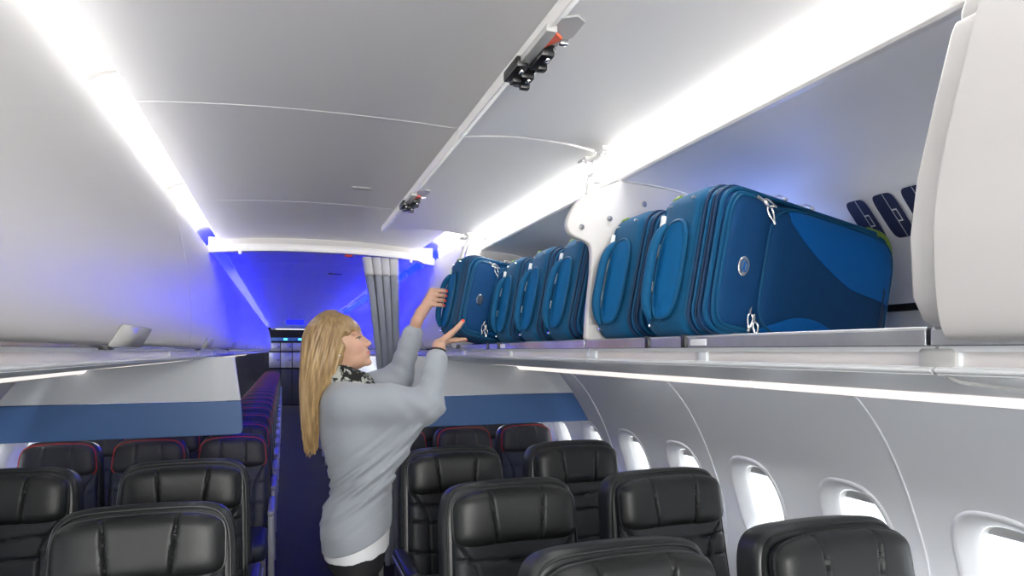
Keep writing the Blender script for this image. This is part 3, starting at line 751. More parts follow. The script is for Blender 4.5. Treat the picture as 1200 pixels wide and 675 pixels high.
def seat_eco(label, loc, arm, group=None):
    root = thing('economy_seat', label, 'seat', loc, group=group)
    def B(name, V, F, m, parent=root, **k): return mesh_obj(name, lean_pts(V, R(9), (0.0, 0.45)), F, m, parent, **k)
    v, f = pad(0.225, 0.34, 0.028, n=6, k=14, back=0.055, off=(0, 0.02, 0.725), taper=-0.06, sag=0.01, nx=36, nz=40); B('back_shell', v, f, M['shell'])
    se = [(lambda x, z: z-0.05, 0.006, 0.008), (lambda x, z: z+0.08, 0.006, 0.008), (lambda x, z: abs(x)-(0.12+0.8*np.maximum(0, z)**1.3), 0.006, 0.008)]
    v, f = pad(0.205, 0.30, 0.035, n=6, k=9, seams=se, back=0.02, off=(0, 0.0, 0.70), nx=60, nz=70, wrap=-0.015); B('backrest', v, f, M['eco'])
    se = [(lambda x, z: x-0.07, 0.005, 0.006), (lambda x, z: x+0.07, 0.005, 0.006)]
    v, f = pad(0.195, 0.098, 0.045, n=4.6, k=5, seams=se, back=0.02, off=(0, -0.022, 0.945), sag=0.008, nx=60, nz=36, wrap=-0.012, taper=-0.05)
    h = B('headrest', v, f, M['ecohead'])
    loop = []
    for q in range(72):
        a, b = sup(0.196, 0.099, 4.6, 2*math.pi*q/72); loop.append((a*(1-0.05*b/0.098), -0.026-0.012*(a/0.195)**2, 0.945+b-0.008*(a/0.195)**2))
    mb = MB().tube(loop, 0.0048, 6, closed=True); pp = mesh_obj('piping', lean_pts(mb.v, R(9), (0.0, 0.45)), mb.f, M['red'], h); pp['label'] = 'red piping'
    v, f = rbox((0.43, 0.46, 0.11), 0.04, 3); o = mesh_obj('seat_cushion', v, f, M['eco'], root); o.location = (0, -0.24, 0.42)
    for s in (arm,):
        mb = MB(); mb.box((s*0.237, -0.20, 0.635), (0.040, 0.42, 0.035), 0.014, 3); ar = mb.build('armrest', M['armgrey'], root)
        mb = MB(); mb.box((s*0.237, -0.385, 0.37), (0.036, 0.045, 0.50), 0.012, 3); mb.build('armrest_end', M['armgrey'], ar)
    for x in (-0.17, 0.17):
        mb = MB(); mb.tube([(x, -0.35, 0.36), (x, -0.33, 0.0)], 0.016, 8); mb.build('leg', M['grey'], root)
    return root
EX = [0.53, 1.01, 1.49]; EY0 = 4.50; EP = 0.76
nm_col = ['aisle', 'middle', 'window']; nm_row = ['first', 'second', 'third']
for s, side in ((-1, 'left'), (1, 'right')):
    es = None
    for r_ in range(3):
        for c in range(3):
            lab = 'red-piped navy economy %s seat, %s row behind the %s class divider' % (nm_col[c], nm_row[r_], side)
            loc = (s*EX[c], EY0+EP*r_, 0)
            if es is None: es = seat_eco(lab, loc, -s)
            else: dup(es, loc, lab)
    for r_ in range(3, 19):
        dup(es, (s*EX[0], EY0+EP*r_, 0), 'navy economy seat in the dark far run along the %s side of the aisle' % side,
            group='far economy seats along the %s side of the aisle' % side)

# ------------------------------------------------------------------ suitcases lying on their long sides
BL, BH, BT = 0.53, 0.36, 0.26
def rr_loop(x0, x1, z0, z1, r, y, n=7):
    out = []
    for cx, cz, a0 in ((x1-r, z1-r, 0), (x0+r, z1-r, 90), (x0+r, z0+r, 180), (x1-r, z0+r, 270)):
        for k in range(n+1):
            a = R(a0+90*k/n); out.append((cx+r*math.cos(a), y, cz+r*math.sin(a)))
    return out
def suitcase(label, loc, rot):
    root = thing('suitcase', label, 'suitcase', loc, rot)
    bm_v, bm_f = rbox((BL, 0.210, BH), 0.048, 6)
    # soft body: slightly bulged box
    V = np.array(bm_v); V += np.array([BL/2, 0.105+0.050, BH/2])
    bul = 0.010*np.sin(np.clip(V[:, 2]/BH, 0, 1)*math.pi)*np.sin(np.clip((V[:, 1]-0.05)/0.21, 0, 1)*math.pi)
    V[:, 0] -= np.where(V[:, 0] < 0.05, bul, 0)
    body = mesh_obj('body', V.tolist(), bm_f, M['fabric'], root, angle=60)
    v, f = rbox((BL-0.022, 0.085, BH-0.026), 0.036, 5)
    V = np.array(v)+np.array([BL/2, 0.0425+0.012, BH/2]); ex = mesh_obj('expander', V.tolist(), f, M['fabric_front'], root, angle=60)
    mb = MB()
    mb.tube(rr_loop(0.005, BL-0.004, 0.005, BH-0.005, 0.055, 0.072), 0.0050, 6, closed=True)
    mb.tube(rr_loop(0.008, BL-0.008, 0.010, BH-0.010, 0.055, 0.049), 0.0050, 6, closed=True)
    mb.tube(rr_loop(0.016, BL-0.016, 0.018, BH-0.018, 0.050, 0.018), 0.0055, 6, closed=True)
    mb.tube(rr_loop(0.004, BL-0.004, 0.006, BH-0.006, 0.05, BT-0.022), 0.0045, 6, closed=True)
    mb.build('piping', M['piping'], body)
    mb = MB()
    mb.tube(rr_loop(0.0095, BL-0.010, 0.0115, BH-0.0115, 0.050, 0.040), 0.0035, 6, closed=True); mb.tube(rr_loop(0.0095, BL-0.010, 0.0115, BH-0.0115, 0.050, 0.030), 0.0035, 6, closed=True)
    mb.tube(rr_loop(0.004, BL-0.004, 0.006, BH-0.006, 0.05, 0.061), 0.0040, 6, closed=True)
    mb.build('zip_track', M['zip'], ex)
    # two front pockets
    PY = 0.012
    def pocket(name, x0, x1, z0, z1, t, n):
        v, f = pad((x1-x0)/2, (z1-z0)/2, t, n=n, k=7, back=0.03, off=((x0+x1)/2, PY, (z0+z1)/2), nx=50, nz=44)
        o = mesh_obj(name, v, f, M['fabric_front'], root)
        mb = MB(); lp = []
        for q in range(90):
            a, b = sup((x1-x0)/2, (z1-z0)/2, n, 2*math.pi*q/90); lp.append(((x0+x1)/2+a, PY-0.003, (z0+z1)/2+b))
        mb.tube(lp, 0.0058, 6, closed=True)
        lp2 = [((p[0]-(x0+x1)/2)*0.95+(x0+x1)/2, PY-t*0.60, (p[2]-(z0+z1)/2)*0.965+(z0+z1)/2) for p in lp]
        mb.tube(lp2, 0.0034, 6, closed=True); mb.build('pocket_piping', M['piping'], o)
        return o
    p1 = pocket('upper_pocket', 0.028, 0.150, 0.026, BH-0.030, 0.022, 4.6)
    p2 = pocket('lower_pocket', 0.122, 0.508, 0.026, BH-0.032, 0.042, 5.2)
    # paler panels on the lower pocket: lens at the top, crescent at the bottom, vertical band line
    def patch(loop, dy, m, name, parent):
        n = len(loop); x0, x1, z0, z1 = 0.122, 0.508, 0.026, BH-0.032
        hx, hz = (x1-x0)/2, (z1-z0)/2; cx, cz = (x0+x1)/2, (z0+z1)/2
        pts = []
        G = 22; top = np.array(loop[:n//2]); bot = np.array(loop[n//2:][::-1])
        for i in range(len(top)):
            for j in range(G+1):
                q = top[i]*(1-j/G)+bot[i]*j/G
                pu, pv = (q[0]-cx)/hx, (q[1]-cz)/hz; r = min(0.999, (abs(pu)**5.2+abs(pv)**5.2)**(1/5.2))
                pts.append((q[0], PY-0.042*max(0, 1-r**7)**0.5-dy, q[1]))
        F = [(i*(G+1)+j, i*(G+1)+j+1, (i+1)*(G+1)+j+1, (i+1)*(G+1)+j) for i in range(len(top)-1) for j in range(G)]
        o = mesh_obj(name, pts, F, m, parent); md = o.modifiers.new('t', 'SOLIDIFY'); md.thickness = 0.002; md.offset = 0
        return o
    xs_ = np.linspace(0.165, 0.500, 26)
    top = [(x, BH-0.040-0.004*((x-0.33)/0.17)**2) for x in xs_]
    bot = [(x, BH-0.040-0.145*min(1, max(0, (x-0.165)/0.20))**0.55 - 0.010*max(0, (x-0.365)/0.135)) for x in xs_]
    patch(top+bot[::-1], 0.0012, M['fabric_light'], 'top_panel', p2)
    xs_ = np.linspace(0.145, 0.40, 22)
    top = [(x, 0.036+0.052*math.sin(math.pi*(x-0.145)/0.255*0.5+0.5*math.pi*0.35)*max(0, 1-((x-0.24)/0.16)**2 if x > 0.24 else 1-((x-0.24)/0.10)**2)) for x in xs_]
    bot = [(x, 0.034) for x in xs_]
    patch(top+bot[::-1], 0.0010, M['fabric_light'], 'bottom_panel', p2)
    mb = MB(); mb.tube([(0.470, -0.0285, 0.05), (0.468, -0.029, 0.20)], 0.002, 6); mb.build('seam', M['zip'], p2)
    # badge
    mb = MB(); el = [sup(0.0150, 0.022, 2, 2*math.pi*q/28) for q in range(28)]
    for yy, s in ((-0.009, 1.0), (-0.0135, 1.0), (-0.0150, 0.9)): mb.v += [(0.078+a*s, yy, 0.165+b*s) for a, b in el]
    for l in range(2): mb.f += [(l*28+i, l*28+(i+1) % 28, (l+1)*28+(i+1) % 28, (l+1)*28+i) for i in range(28)]
    mb.f.append(tuple(range(56, 84))); mb.mi = [0]*len(mb.f)
    bd = mb.build('badge', M['steel'], p1, angle=30)
    mb = MB(); e2 = [(0.078+a*0.55, -0.0154, 0.165+b*0.62) for a, b in el]; mb.tube(e2, 0.0011, 5, closed=True)
    mb.tube([(0.078, -0.0154, 0.156), (0.078, -0.0154, 0.174)], 0.0022, 6); mb.build('badge_ring', M['fabric_light'], bd)
    # zip pulls
    def pull(p, d, parent, L=0.034):
        d = Vector(d).normalized(); p = Vector(p); s_ = d.cross(Vector((0, 1, 0))).normalized(); mb = MB()
        mb.tube([p-d*0.010, p+d*0.010], [0.0055, 0.0042], 8)
        a = p+d*0.008+Vector((0, -0.004, 0))
        lp = [a + d*(L*0.5+L*0.5*math.cos(t)) + s_*(0.0050*math.sin(t)*(1.25-0.5*math.cos(t))) for t in np.linspace(0, 2*math.pi, 20, endpoint=False)]
        mb.tube(lp, 0.0022, 6, closed=True); mb.tube([a+d*L*0.98, a+d*(L*1.25)], [0.0042, 0.003], 8)
        mb.build('zip_pull', M['steel'], parent)
    pull((0.118, -0.004, BH-0.042), (0.35, -0.15, -0.75), p1); pull((0.098, -0.004, BH-0.036), (0.9, -0.1, -0.25), p1, 0.028)
    pull((0.118, -0.006, 0.075), (-0.12, -0.2, -0.9), p1); pull((0.128, -0.010, 0.058), (0.1, -0.2, -0.95), p2, 0.026)
    pull((0.24, 0.036, BH-0.008), (1, 0, 0.15), ex, 0.026); pull((0.16, 0.036, BH-0.008), (1, 0, 0.15), ex, 0.026)
    # side grip near the top of the front
    mb = MB(); mb.box((0.425, 0.016, BH-0.030), (0.075, 0.02, 0.030), 0.009, 3); mb.build('side_grip', M['fabric'], ex)
    # carrying handle in its cup, on the end that faces the aisle
    N = 40; cy, cz, ry, rz = 0.152, 0.155, 0.056, 0.118
    cup = [(cy+a, cz+b) for a, b in (sup(ry, rz, 2.8, 2*math.pi*q/N) for q in range(N))]
    mb = MB()
    for s, xx in ((1.0, -0.0105), (0.96, -0.0125), (0.55, -0.0110), (0.02, -0.0105)): mb.v += [(xx, cy+(y-cy)*s, cz+(z-cz)*s) for y, z in cup]
    for l in range(3): mb.f += [(l*N+i, l*N+(i+1) % N, (l+1)*N+(i+1) % N, (l+1)*N+i) for i in range(N)]
    mb.f.append(tuple(range(3*N, 4*N))); mb.mi = [0]*len(mb.f)
    cp = mb.build('handle_cup', M['cup'], body, angle=0)
    mb = MB().tube([(-0.0105, y, z) for y, z in cup], 0.0045, 6, closed=True); mb.build('cup_piping', M['piping'], body)
    hz = np.linspace(cz-rz*0.98, cz+rz*0.98, 25); pts = []; rad = []
    for z in hz:
        t = (z-cz)/rz; e = max(0, 1-abs(t)**4); pts.append((-0.004-0.027*e, 0.206+0.006*e, z)); rad.append(0.0080+0.0045*max(0, 1-abs(t)**6))
    mb = MB().tube(pts, rad, 12); mb.build('carry_handle', M['fabric'], root)
    for (yy, zz) in ((0.205, 0.318), (0.205, 0.022), (0.105, 0.322)):
        mb = MB().tube([(-0.002, yy, zz), (-0.009, yy, zz)], [0.0045, 0.0035], 10); mb.build('rivet', M['steel'], body)
    for zz, h in ((0.285, 0.030), (0.210, 0.036), (0.120, 0.026)):
        mb = MB(); mb.box((-0.0065, 0.228, zz), (0.010, 0.014, h), 0.003); mb.build('white_tag', M['tag'], body)
    # green corner trims
    mb = MB(); mb.tube([(0.015, 0.195, BH-0.013), (0.016, 0.222, BH-0.015), (0.022, 0.243, BH-0.024), (0.03, 0.251, BH-0.04)], [0.005, 0.0065, 0.0065, 0.005], 8); mb.build('green_corner', M['green'], body)
    lp = rr_loop(0.016, BL-0.014, 0.018, BH-0.016, 0.050, 0.018); seg = [(BL-0.095, 0.018, BH-0.016)] + [p for p in reversed(lp[:8])] + [(BL-0.014, 0.018, BH-0.125)]
    mb = MB().tube(seg, 0.0075, 8); mb.build('green_corner', M['green'], ex)
    for zz in (0.055, BH-0.055):
        mb = MB(); mb.tube([(BL+0.004, 0.185, zz), (BL+0.004, 0.235, zz)], 0.030, 16); mb.build('wheel', M['wheel'], root, angle=40)
    return root
PHI = R(11.0)
X0, Z0 = 0.617, 1.6375
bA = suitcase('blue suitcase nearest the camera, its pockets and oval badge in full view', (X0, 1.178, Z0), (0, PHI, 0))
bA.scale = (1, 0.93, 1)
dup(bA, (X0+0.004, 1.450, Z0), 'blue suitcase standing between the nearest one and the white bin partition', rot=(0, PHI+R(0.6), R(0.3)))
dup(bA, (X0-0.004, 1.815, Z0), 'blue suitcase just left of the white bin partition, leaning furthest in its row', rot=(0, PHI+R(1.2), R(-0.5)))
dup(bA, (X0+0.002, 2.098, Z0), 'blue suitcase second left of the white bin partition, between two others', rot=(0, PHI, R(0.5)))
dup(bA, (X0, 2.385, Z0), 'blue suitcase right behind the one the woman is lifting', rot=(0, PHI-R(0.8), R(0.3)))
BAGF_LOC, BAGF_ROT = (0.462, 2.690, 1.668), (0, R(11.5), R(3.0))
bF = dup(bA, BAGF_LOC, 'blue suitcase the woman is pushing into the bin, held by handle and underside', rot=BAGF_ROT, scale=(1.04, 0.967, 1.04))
# ------------------------------------------------------------------ the woman: distance-field modelling
import openvdb
class Field:
    def __init__(s, lo, hi, h):
        s.lo = np.array(lo, float); s.h = h; s.n = np.ceil((np.array(hi)-s.lo)/h).astype(int)+1
        s.a = np.full(s.n, 0.06, np.float32)
        s.ax = [s.lo[i]+h*np.arange(s.n[i]) for i in range(3)]
    def put(s, fn, c0, c1, k=0.0, op='u'):
        p = k+0.03; sl = []
        for i in range(3):
            a = max(0, int((c0[i]-p-s.lo[i])/s.h)); b = min(s.n[i], int((c1[i]+p-s.lo[i])/s.h)+2)
            if b <= a: return
            sl.append(slice(a, b))
        X = s.ax[0][sl[0]][:, None, None]; Y = s.ax[1][sl[1]][None, :, None]; Z = s.ax[2][sl[2]][None, None, :]
        d = fn(X, Y, Z).astype(np.float32); v = s.a[tuple(sl)]
        if op == 's': d = -d
        if k > 0:
            if op == 'u': t = np.clip(0.5+0.5*(v-d)/k, 0, 1); r = v*(1-t)+d*t-k*t*(1-t)
            else: t = np.clip(0.5-0.5*(v-d)/k, 0, 1); r = v*(1-t)+d*t+k*t*(1-t)
        else: r = np.minimum(v, d) if op == 'u' else np.maximum(v, d)
        s.a[tuple(sl)] = r
    def cone(s, a, b, ra, rb, k=0.0, op='u'):
        a = np.array(a, float); b = np.array(b, float); ab = b-a; L2 = float(ab@ab)+1e-12
        def fn(X, Y, Z):
            t = np.clip(((X-a[0])*ab[0]+(Y-a[1])*ab[1]+(Z-a[2])*ab[2])/L2, 0, 1)
            return np.sqrt((X-a[0]-t*ab[0])**2+(Y-a[1]-t*ab[1])**2+(Z-a[2]-t*ab[2])**2)-(ra+(rb-ra)*t)
        m = max(ra, rb); s.put(fn, np.minimum(a, b)-m, np.maximum(a, b)+m, k, op)
    def ell(s, c, r, B=None, k=0.0, op='u'):
        c = np.array(c, float); r = np.array(r, float); B = np.eye(3) if B is None else B
        def fn(X, Y, Z):
            q = [(X-c[0])*B[i][0]+(Y-c[1])*B[i][1]+(Z-c[2])*B[i][2] for i in range(3)]
            k0 = np.sqrt(sum((q[i]/r[i])**2 for i in range(3))); k1 = np.sqrt(sum((q[i]/r[i]**2)**2 for i in range(3)))+1e-9
            return k0*(k0-1)/k1
        m = r.max(); s.put(fn, c-m, c+m, k, op)
    def tri(s, A, B_, C, r, k=0.0):
        A, B_, C = [np.array(q, float) for q in (A, B_, C)]; n = np.cross(B_-A, C-A); n /= np.linalg.norm(n)
        def seg(P, a, b):
            ab = b-a; t = np.clip(sum((P[i]-a[i])*ab[i] for i in range(3))/(ab@ab), 0, 1); return sum((P[i]-a[i]-t*ab[i])**2 for i in range(3))
        def fn(X, Y, Z):
            P = (X, Y, Z); ins = True
            for a, b in ((A, B_), (B_, C), (C, A)):
                e = np.cross(n, b-a); ins = ins & (sum((P[i]-a[i])*e[i] for i in range(3)) >= 0)
            h = sum((P[i]-A[i])*n[i] for i in range(3))
            de = np.sqrt(np.minimum(np.minimum(seg(P, A, B_), seg(P, B_, C)), seg(P, C, A)))
            return np.where(ins, np.abs(h), de)-r
        q = np.stack([A, B_, C]); s.put(fn, q.min(0)-r, q.max(0)+r, k)
    def mesh(s):
        g = openvdb.FloatGrid(0.06); g.copyFromArray(np.ascontiguousarray(np.clip(s.a, -0.06, 0.06)), tolerance=1e-6)
        P, Q = g.convertToQuads(isovalue=0.0)
        return np.array(P, float)*s.h+s.lo, np.array(Q)
def largest(V, F, minfrac=0.02):
    return V, F
WY = 2.75
ROOT = Vector((0.0, WY, 0.0))
woman = thing('person', 'woman with long blonde hair, grey sweater and patterned scarf, lifting a blue suitcase', 'person', ROOT)
def skin_obj(name, V, F, m, parent, col=None, sm=0):
    me = bpy.data.meshes.new(name); W_ = V-np.array(ROOT)
    me.from_pydata(W_.tolist(), [], F[:, ::-1].tolist()); me.materials.append(m); me.polygons.foreach_set('use_smooth', [True]*len(me.polygons))
    if col is not None:
        at = me.color_attributes.new('tint', 'FLOAT_COLOR', 'POINT'); at.data.foreach_set('color', np.concatenate([col, np.ones((len(col), 1))], 1).astype(np.float32).ravel())
    bm = bmesh.new(); bm.from_mesh(me); bmesh.ops.recalc_face_normals(bm, faces=bm.faces); bm.to_mesh(me); bm.free()
    o = bpy.data.objects.new(name, me); link(o, parent)
    if sm:
        md = o.modifiers.new('sm', 'SMOOTH'); md.factor = 0.5; md.iterations = sm
    return o
# head frame
HC = np.array([0.003, WY, 1.624]); psi, pit = R(17), R(19)
f0 = np.array([math.cos(psi), -math.sin(psi), 0]); HL = np.array([math.sin(psi), math.cos(psi), 0]); zz = np.array([0, 0, 1.0])
HF = f0*math.cos(pit)+zz*math.sin(pit); HU = -f0*math.sin(pit)+zz*math.cos(pit); HB = np.stack([HF, HL, HU])
def H(f, l, u): return HC+f*HF+l*HL+u*HU
# suitcase frame (the bag she is handling)
BM = Matrix.Translation(Vector(BAGF_LOC)) @ Matrix.Rotation(BAGF_ROT[2], 4, 'Z') @ Matrix.Rotation(BAGF_ROT[1], 4, 'Y') @ Matrix.Diagonal((1.04, 0.967, 1.04, 1))
def BG(u, w_, h): return np.array(BM @ Vector((u, w_, h)))

bf = Field((-0.19, 2.44, -0.005), (0.64, 3.05, 1.99), 0.0032)
# trunk and legs
bf.ell((0.055, WY, 0.90), (0.115, 0.165, 0.13)); bf.ell((0.06, WY, 1.06), (0.095, 0.125, 0.16), k=0.05)
bf.ell((0.045, WY, 1.25), (0.105, 0.150, 0.17), k=0.05); bf.cone((0.02, WY-0.15, 1.385), (0.02, WY+0.15, 1.385), 0.055, 0.055, k=0.05)
for s in (-1, 1):
    bf.cone((0.05, WY+s*0.085, 0.86), (0.07, WY+s*0.085, 0.47), 0.088, 0.055, k=0.03); bf.cone((0.07, WY+s*0.085, 0.47), (0.03, WY+s*0.085, 0.09), 0.056, 0.036, k=0.02)
    bf.cone((0.02, WY+s*0.085, 0.05), (0.17, WY+s*0.095, 0.028), 0.04, 0.026, k=0.02)
# neck and head
bf.cone((-0.005, WY, 1.40), tuple(H(-0.03, 0, -0.06)), 0.056, 0.050, k=0.03)
def he(c, r, k=0.012, op='u'): bf.ell(H(*c), r, HB, k, op)
he((-0.018, 0, 0.035), (0.098, 0.077, 0.088), 0.02); he((0.030, 0, -0.025), (0.064, 0.062, 0.085), 0.02)
he((0.034, 0, -0.078), (0.054, 0.050, 0.036), 0.018); he((0.077, 0, -0.103), (0.017, 0.021, 0.014), 0.014)
for s in (-1, 1):
    he((0.052, s*0.034, -0.032), (0.030, 0.028, 0.028), 0.015); he((0.074, s*0.026, 0.022), (0.018, 0.030, 0.010), 0.012)
    he((0.094, s*0.029, 0.002), (0.016, 0.019, 0.0125), 0.008, 's')
    he((-0.006, s*0.073, -0.012), (0.018, 0.009, 0.029), 0.006); he((-0.004, s*0.081, -0.010), (0.010, 0.004, 0.018), 0.004, 's')
bf.cone(H(0.083, 0, 0.012), H(0.108, 0, -0.030), 0.0085, 0.0095, k=0.010)
bf.cone(H(0.104, 0, -0.033), H(0.092, 0, -0.040), 0.0085, 0.0065, k=0.006)
for s in (-1, 1):
    he((0.095, s*0.011, -0.036), (0.010, 0.0065, 0.0065), 0.006)
    he((0.069, s*0.029, 0.003), (0.0150, 0.0145, 0.0130), 0.003)           # eyeball
    bf.cone(H(0.082, s*0.016, 0.0075), H(0.076, s*0.043, 0.006), 0.0036, 0.0030, k=0.004)   # upper lid
    bf.cone(H(0.081, s*0.017, -0.0080), H(0.075, s*0.042, -0.006), 0.0026, 0.0024, k=0.005)  # lower lid
he((0.082, 0, -0.066), (0.014, 0.024, 0.018), 0.012)
he((0.0925, 0, -0.0605), (0.0085, 0.019, 0.0048), 0.005); he((0.0910, 0, -0.0715), (0.0085, 0.017, 0.0056), 0.005)
bf.cone(H(0.102, -0.006, -0.0660), H(0.102, 0.006, -0.0660), 0.0030, 0.0030, k=0.003, op='s')
bf.cone(H(0.097, -0.020, -0.0650), H(0.085, -0.028, -0.0625), 0.0022, 0.0018, k=0.003, op='s'); bf.cone(H(0.097, 0.020, -0.0650), H(0.085, 0.028, -0.0625), 0.0022, 0.0018, k=0.003, op='s')

# arms
SR, ER, WR = np.array((0.02, 2.58, 1.40)), np.array((0.322, 2.545, 1.385)), np.array((0.380, 2.615, 1.612))
SL, EL, WL = np.array((0.03, 2.92, 1.40)), np.array((0.270, 2.945, 1.475)), np.array((0.338, 2.872, 1.730))
for S_, E_, W_ in ((SR, ER, WR), (SL, EL, WL)):
    bf.cone(S_, E_, 0.050, 0.037, k=0.03); m_ = E_+(W_-E_)*0.3
    bf.cone(E_, m_, 0.037, 0.037, k=0.02); bf.cone(m_, W_, 0.037, 0.0245, k=0.015)
nails = []
def finger(pts, r0, r1, k=0.004):
    n = len(pts)-1
    for i in range(n):
        bf.cone(pts[i], pts[i+1], r0+(r1-r0)*i/n, r0+(r1-r0)*(i+1)/n, k=k if i else 0.010)
# left hand gripping the carry handle: palm on the aisle side, fingers over the camera side
pw = BG(-0.092, 0.212, 0.125)
bf.cone(WL, WL+(pw-WL)*0.5, 0.024, 0.026, k=0.015)
for q in range(4):
    hq = 0.188-0.0215*q
    bf.cone(WL+(pw-WL)*0.35+np.array([0, -0.004, 0.006-0.004*q]), BG(-0.080, 0.193, hq-0.006), 0.0165, 0.0125, k=0.014)
for q in range(4):
    hq = 0.188-0.0215*q
    pts = [BG(-0.080, 0.193, hq-0.006), BG(-0.064, 0.177, hq-0.001), BG(-0.036, 0.173, hq+0.004), BG(-0.019, 0.180, hq+0.006)]
    finger(pts, 0.0105, 0.0078)
    tip = pts[-1]; nails.append((tip+0.0065*np.array((0.1, -0.95, 0.1)), 0.0066))
finger([WL+(pw-WL)*0.45+np.array([0.0, 0.018, 0.0]), BG(-0.072, 0.222, 0.150), BG(-0.052, 0.228, 0.178), BG(-0.036, 0.222, 0.198)], 0.0135, 0.0090)
# right hand: palm up under the near bottom corner, thumb on the front
kn = [BG(-0.020, 0.012+0.021*q, -0.030-0.002*q) for q in range(4)]
mid = BG(-0.050, 0.045, -0.040)
bf.cone(WR, WR+(mid-WR)*0.5, 0.0245, 0.025, k=0.015)
for q in range(4):
    bf.cone(WR+(mid-WR)*0.4+np.array([0, -0.012+0.009*q, 0]), kn[q], 0.0150, 0.0115, k=0.013)
ln = [0.072, 0.080, 0.075, 0.060]
for q in range(4):
    w_ = 0.012+0.021*q; L = ln[q]
    hb = -0.011 if w_ > 0.08 else (0.0 if w_ < 0.05 else -0.006)
    pts = [kn[q], BG(-0.020+L*0.5, w_, -0.020), BG(-0.020+L*0.8, w_-0.001, -0.012), BG(-0.020+L*1.05, w_-0.002, -0.0075)]
    finger(pts, 0.0105, 0.0078)
    nails.append((pts[-1]+np.array((0.005, -0.002, -0.0065)), 0.0062))
tb = [WR+(mid-WR)*0.55+np.array([0.0, -0.018, 0.006]), BG(-0.018, -0.022, 0.000), BG(0.006, -0.025, 0.034), BG(0.022, -0.020, 0.062)]
finger(tb, 0.0150, 0.0090)
nails.append((tb[-1]+np.array((-0.001, -0.0085, 0.0035)), 0.0080))

V, F = bf.mesh()
rel = V-HC; lf, ll, lu = rel@HF, rel@HL, rel@HU
col = np.tile(np.array([0.60, 0.36, 0.25]), (len(V), 1))
def mix(mask, c): 
    global col
    m_ = np.clip(mask, 0, 1)[:, None]; col = col*(1-m_)+np.array(c)*m_
hd = (lf > 0.03)
for s in (-1, 1):
    d = np.sqrt(((lf-0.06)/0.05)**2+((ll-s*0.040)/0.022)**2+((lu+0.035)/0.020)**2); mix(0.35*np.exp(-d*d)*hd, (0.62, 0.27, 0.20))
    # brow
    t = (np.abs(ll)-0.010)/0.034; bu = 0.0185+0.006*np.sin(np.clip(t, 0, 1)*2.2)
    mix(0.85*np.exp(-((lu-bu)/0.0034)**2)*((t > 0) & (t < 1))*hd, (0.22, 0.13, 0.075))
    # eye: white, iris, lash line
    ex_, ey_ = ll-s*0.029, lu-0.001
    inside = (((ex_)/0.0125)**2+(ey_/0.0056)**2 < 1) & (lf > 0.068)
    mix(inside*1.0, (0.50, 0.44, 0.40)); ir = inside & ((ex_-s*0.0015)**2+(ey_-0.001)**2 < 0.0068**2); mix(ir*1.0, (0.060, 0.036, 0.022))
    lash = np.exp(-((lu-(0.0068-0.18*np.abs(ex_)))/0.0028)**2)*(np.abs(ex_) < 0.0165)*(lf > 0.062); mix(0.9*lash, (0.03, 0.02, 0.015))
mix(0.8*((((ll)/0.0225)**2+((lu+0.0660)/0.0105)**2) < 1)*(lf > 0.083), (0.60, 0.165, 0.14))
for c, r in nails:
    d = np.linalg.norm(V-c, axis=1); mix((d < r)*1.0, (0.95, 0.075, 0.055))
def tint_mat(name, rough, sss=0.0):
    m = bpy.data.materials.new(name); m.use_nodes = True; nt = m.node_tree; b = nt.nodes['Principled BSDF']
    a = nt.nodes.new('ShaderNodeVertexColor'); a.layer_name = 'tint'; nt.links.new(a.outputs['Color'], b.inputs['Base Color'])
    b.inputs['Roughness'].default_value = rough
    if sss: b.inputs['Subsurface Weight'].default_value = sss; b.inputs['Subsurface Radius'].default_value = (0.012, 0.005, 0.003); b.inputs['Subsurface Scale'].default_value = 0.4
    return m
body = skin_obj('body', V, F, tint_mat('skin', 0.5, 0.12), woman, col, sm=1)

# ---- clothing
def loft_fn(tab, cy=WY, ridge=None):
    T = np.array(tab)
    def fn(X, Y, Z):
        cx = np.interp(Z, T[:, 0], T[:, 1]); a = np.interp(Z, T[:, 0], T[:, 2]); b = np.interp(Z, T[:, 0], T[:, 3])
        q = np.sqrt(((X-cx)/a)**2+((Y-cy)/b)**2); return (q-1)*np.minimum(a, b)
    return fn
def clip_between(fn, zlo, zhi):
    return lambda X, Y, Z: np.maximum(np.maximum(fn(X, Y, Z), zlo(X, Y, Z)), zhi(X, Y, Z))
TOR = [(0.70, 0.055, 0.125, 0.185), (0.79, 0.062, 0.137, 0.190), (0.87, 0.060, 0.144, 0.190), (0.94, 0.066, 0.140, 0.178), (1.03, 0.084, 0.122, 0.165), (1.13, 0.070, 0.125, 0.172),
       (1.256, 0.046, 0.131, 0.190), (1.33, 0.033, 0.124, 0.200), (1.39, 0.018, 0.105, 0.185), (1.43, 0.008, 0.085, 0.140), (1.465, 0.004, 0.068, 0.085), (1.50, 0.006, 0.06, 0.07)]
sw = Field((-0.17, 2.42, 0.72), (0.46, 3.05, 1.75), 0.0048)
hem = lambda X, Y, Z: (0.792+0.40*(X+0.02)-Z)*0.9
sw.put(clip_between(loft_fn(TOR), hem, lambda X, Y, Z: Z-1.485), (-0.14, 2.5, 0.74), (0.28, 3.0, 1.49))
CR = WR+(ER-WR)*0.22; CL = WL+(EL-WL)*0.22
sw.cone((0.0, 2.64, 1.395), (0.16, 2.57, 1.395), 0.070, 0.070, k=0.05); sw.cone((0.16, 2.57, 1.395), ER+np.array((-0.006, 0, 0.0)), 0.070, 0.058, k=0.03)
sw.cone(ER, CR, 0.056, 0.043, k=0.03)
sw.cone((0.0, 2.86, 1.395), SL+np.array((0.05, 0, 0.01)), 0.065, 0.068, k=0.05); sw.cone(SL+np.array((0.05, 0, 0.01)), EL, 0.066, 0.060, k=0.03); sw.cone(EL, CL, 0.058, 0.044, k=0.03)
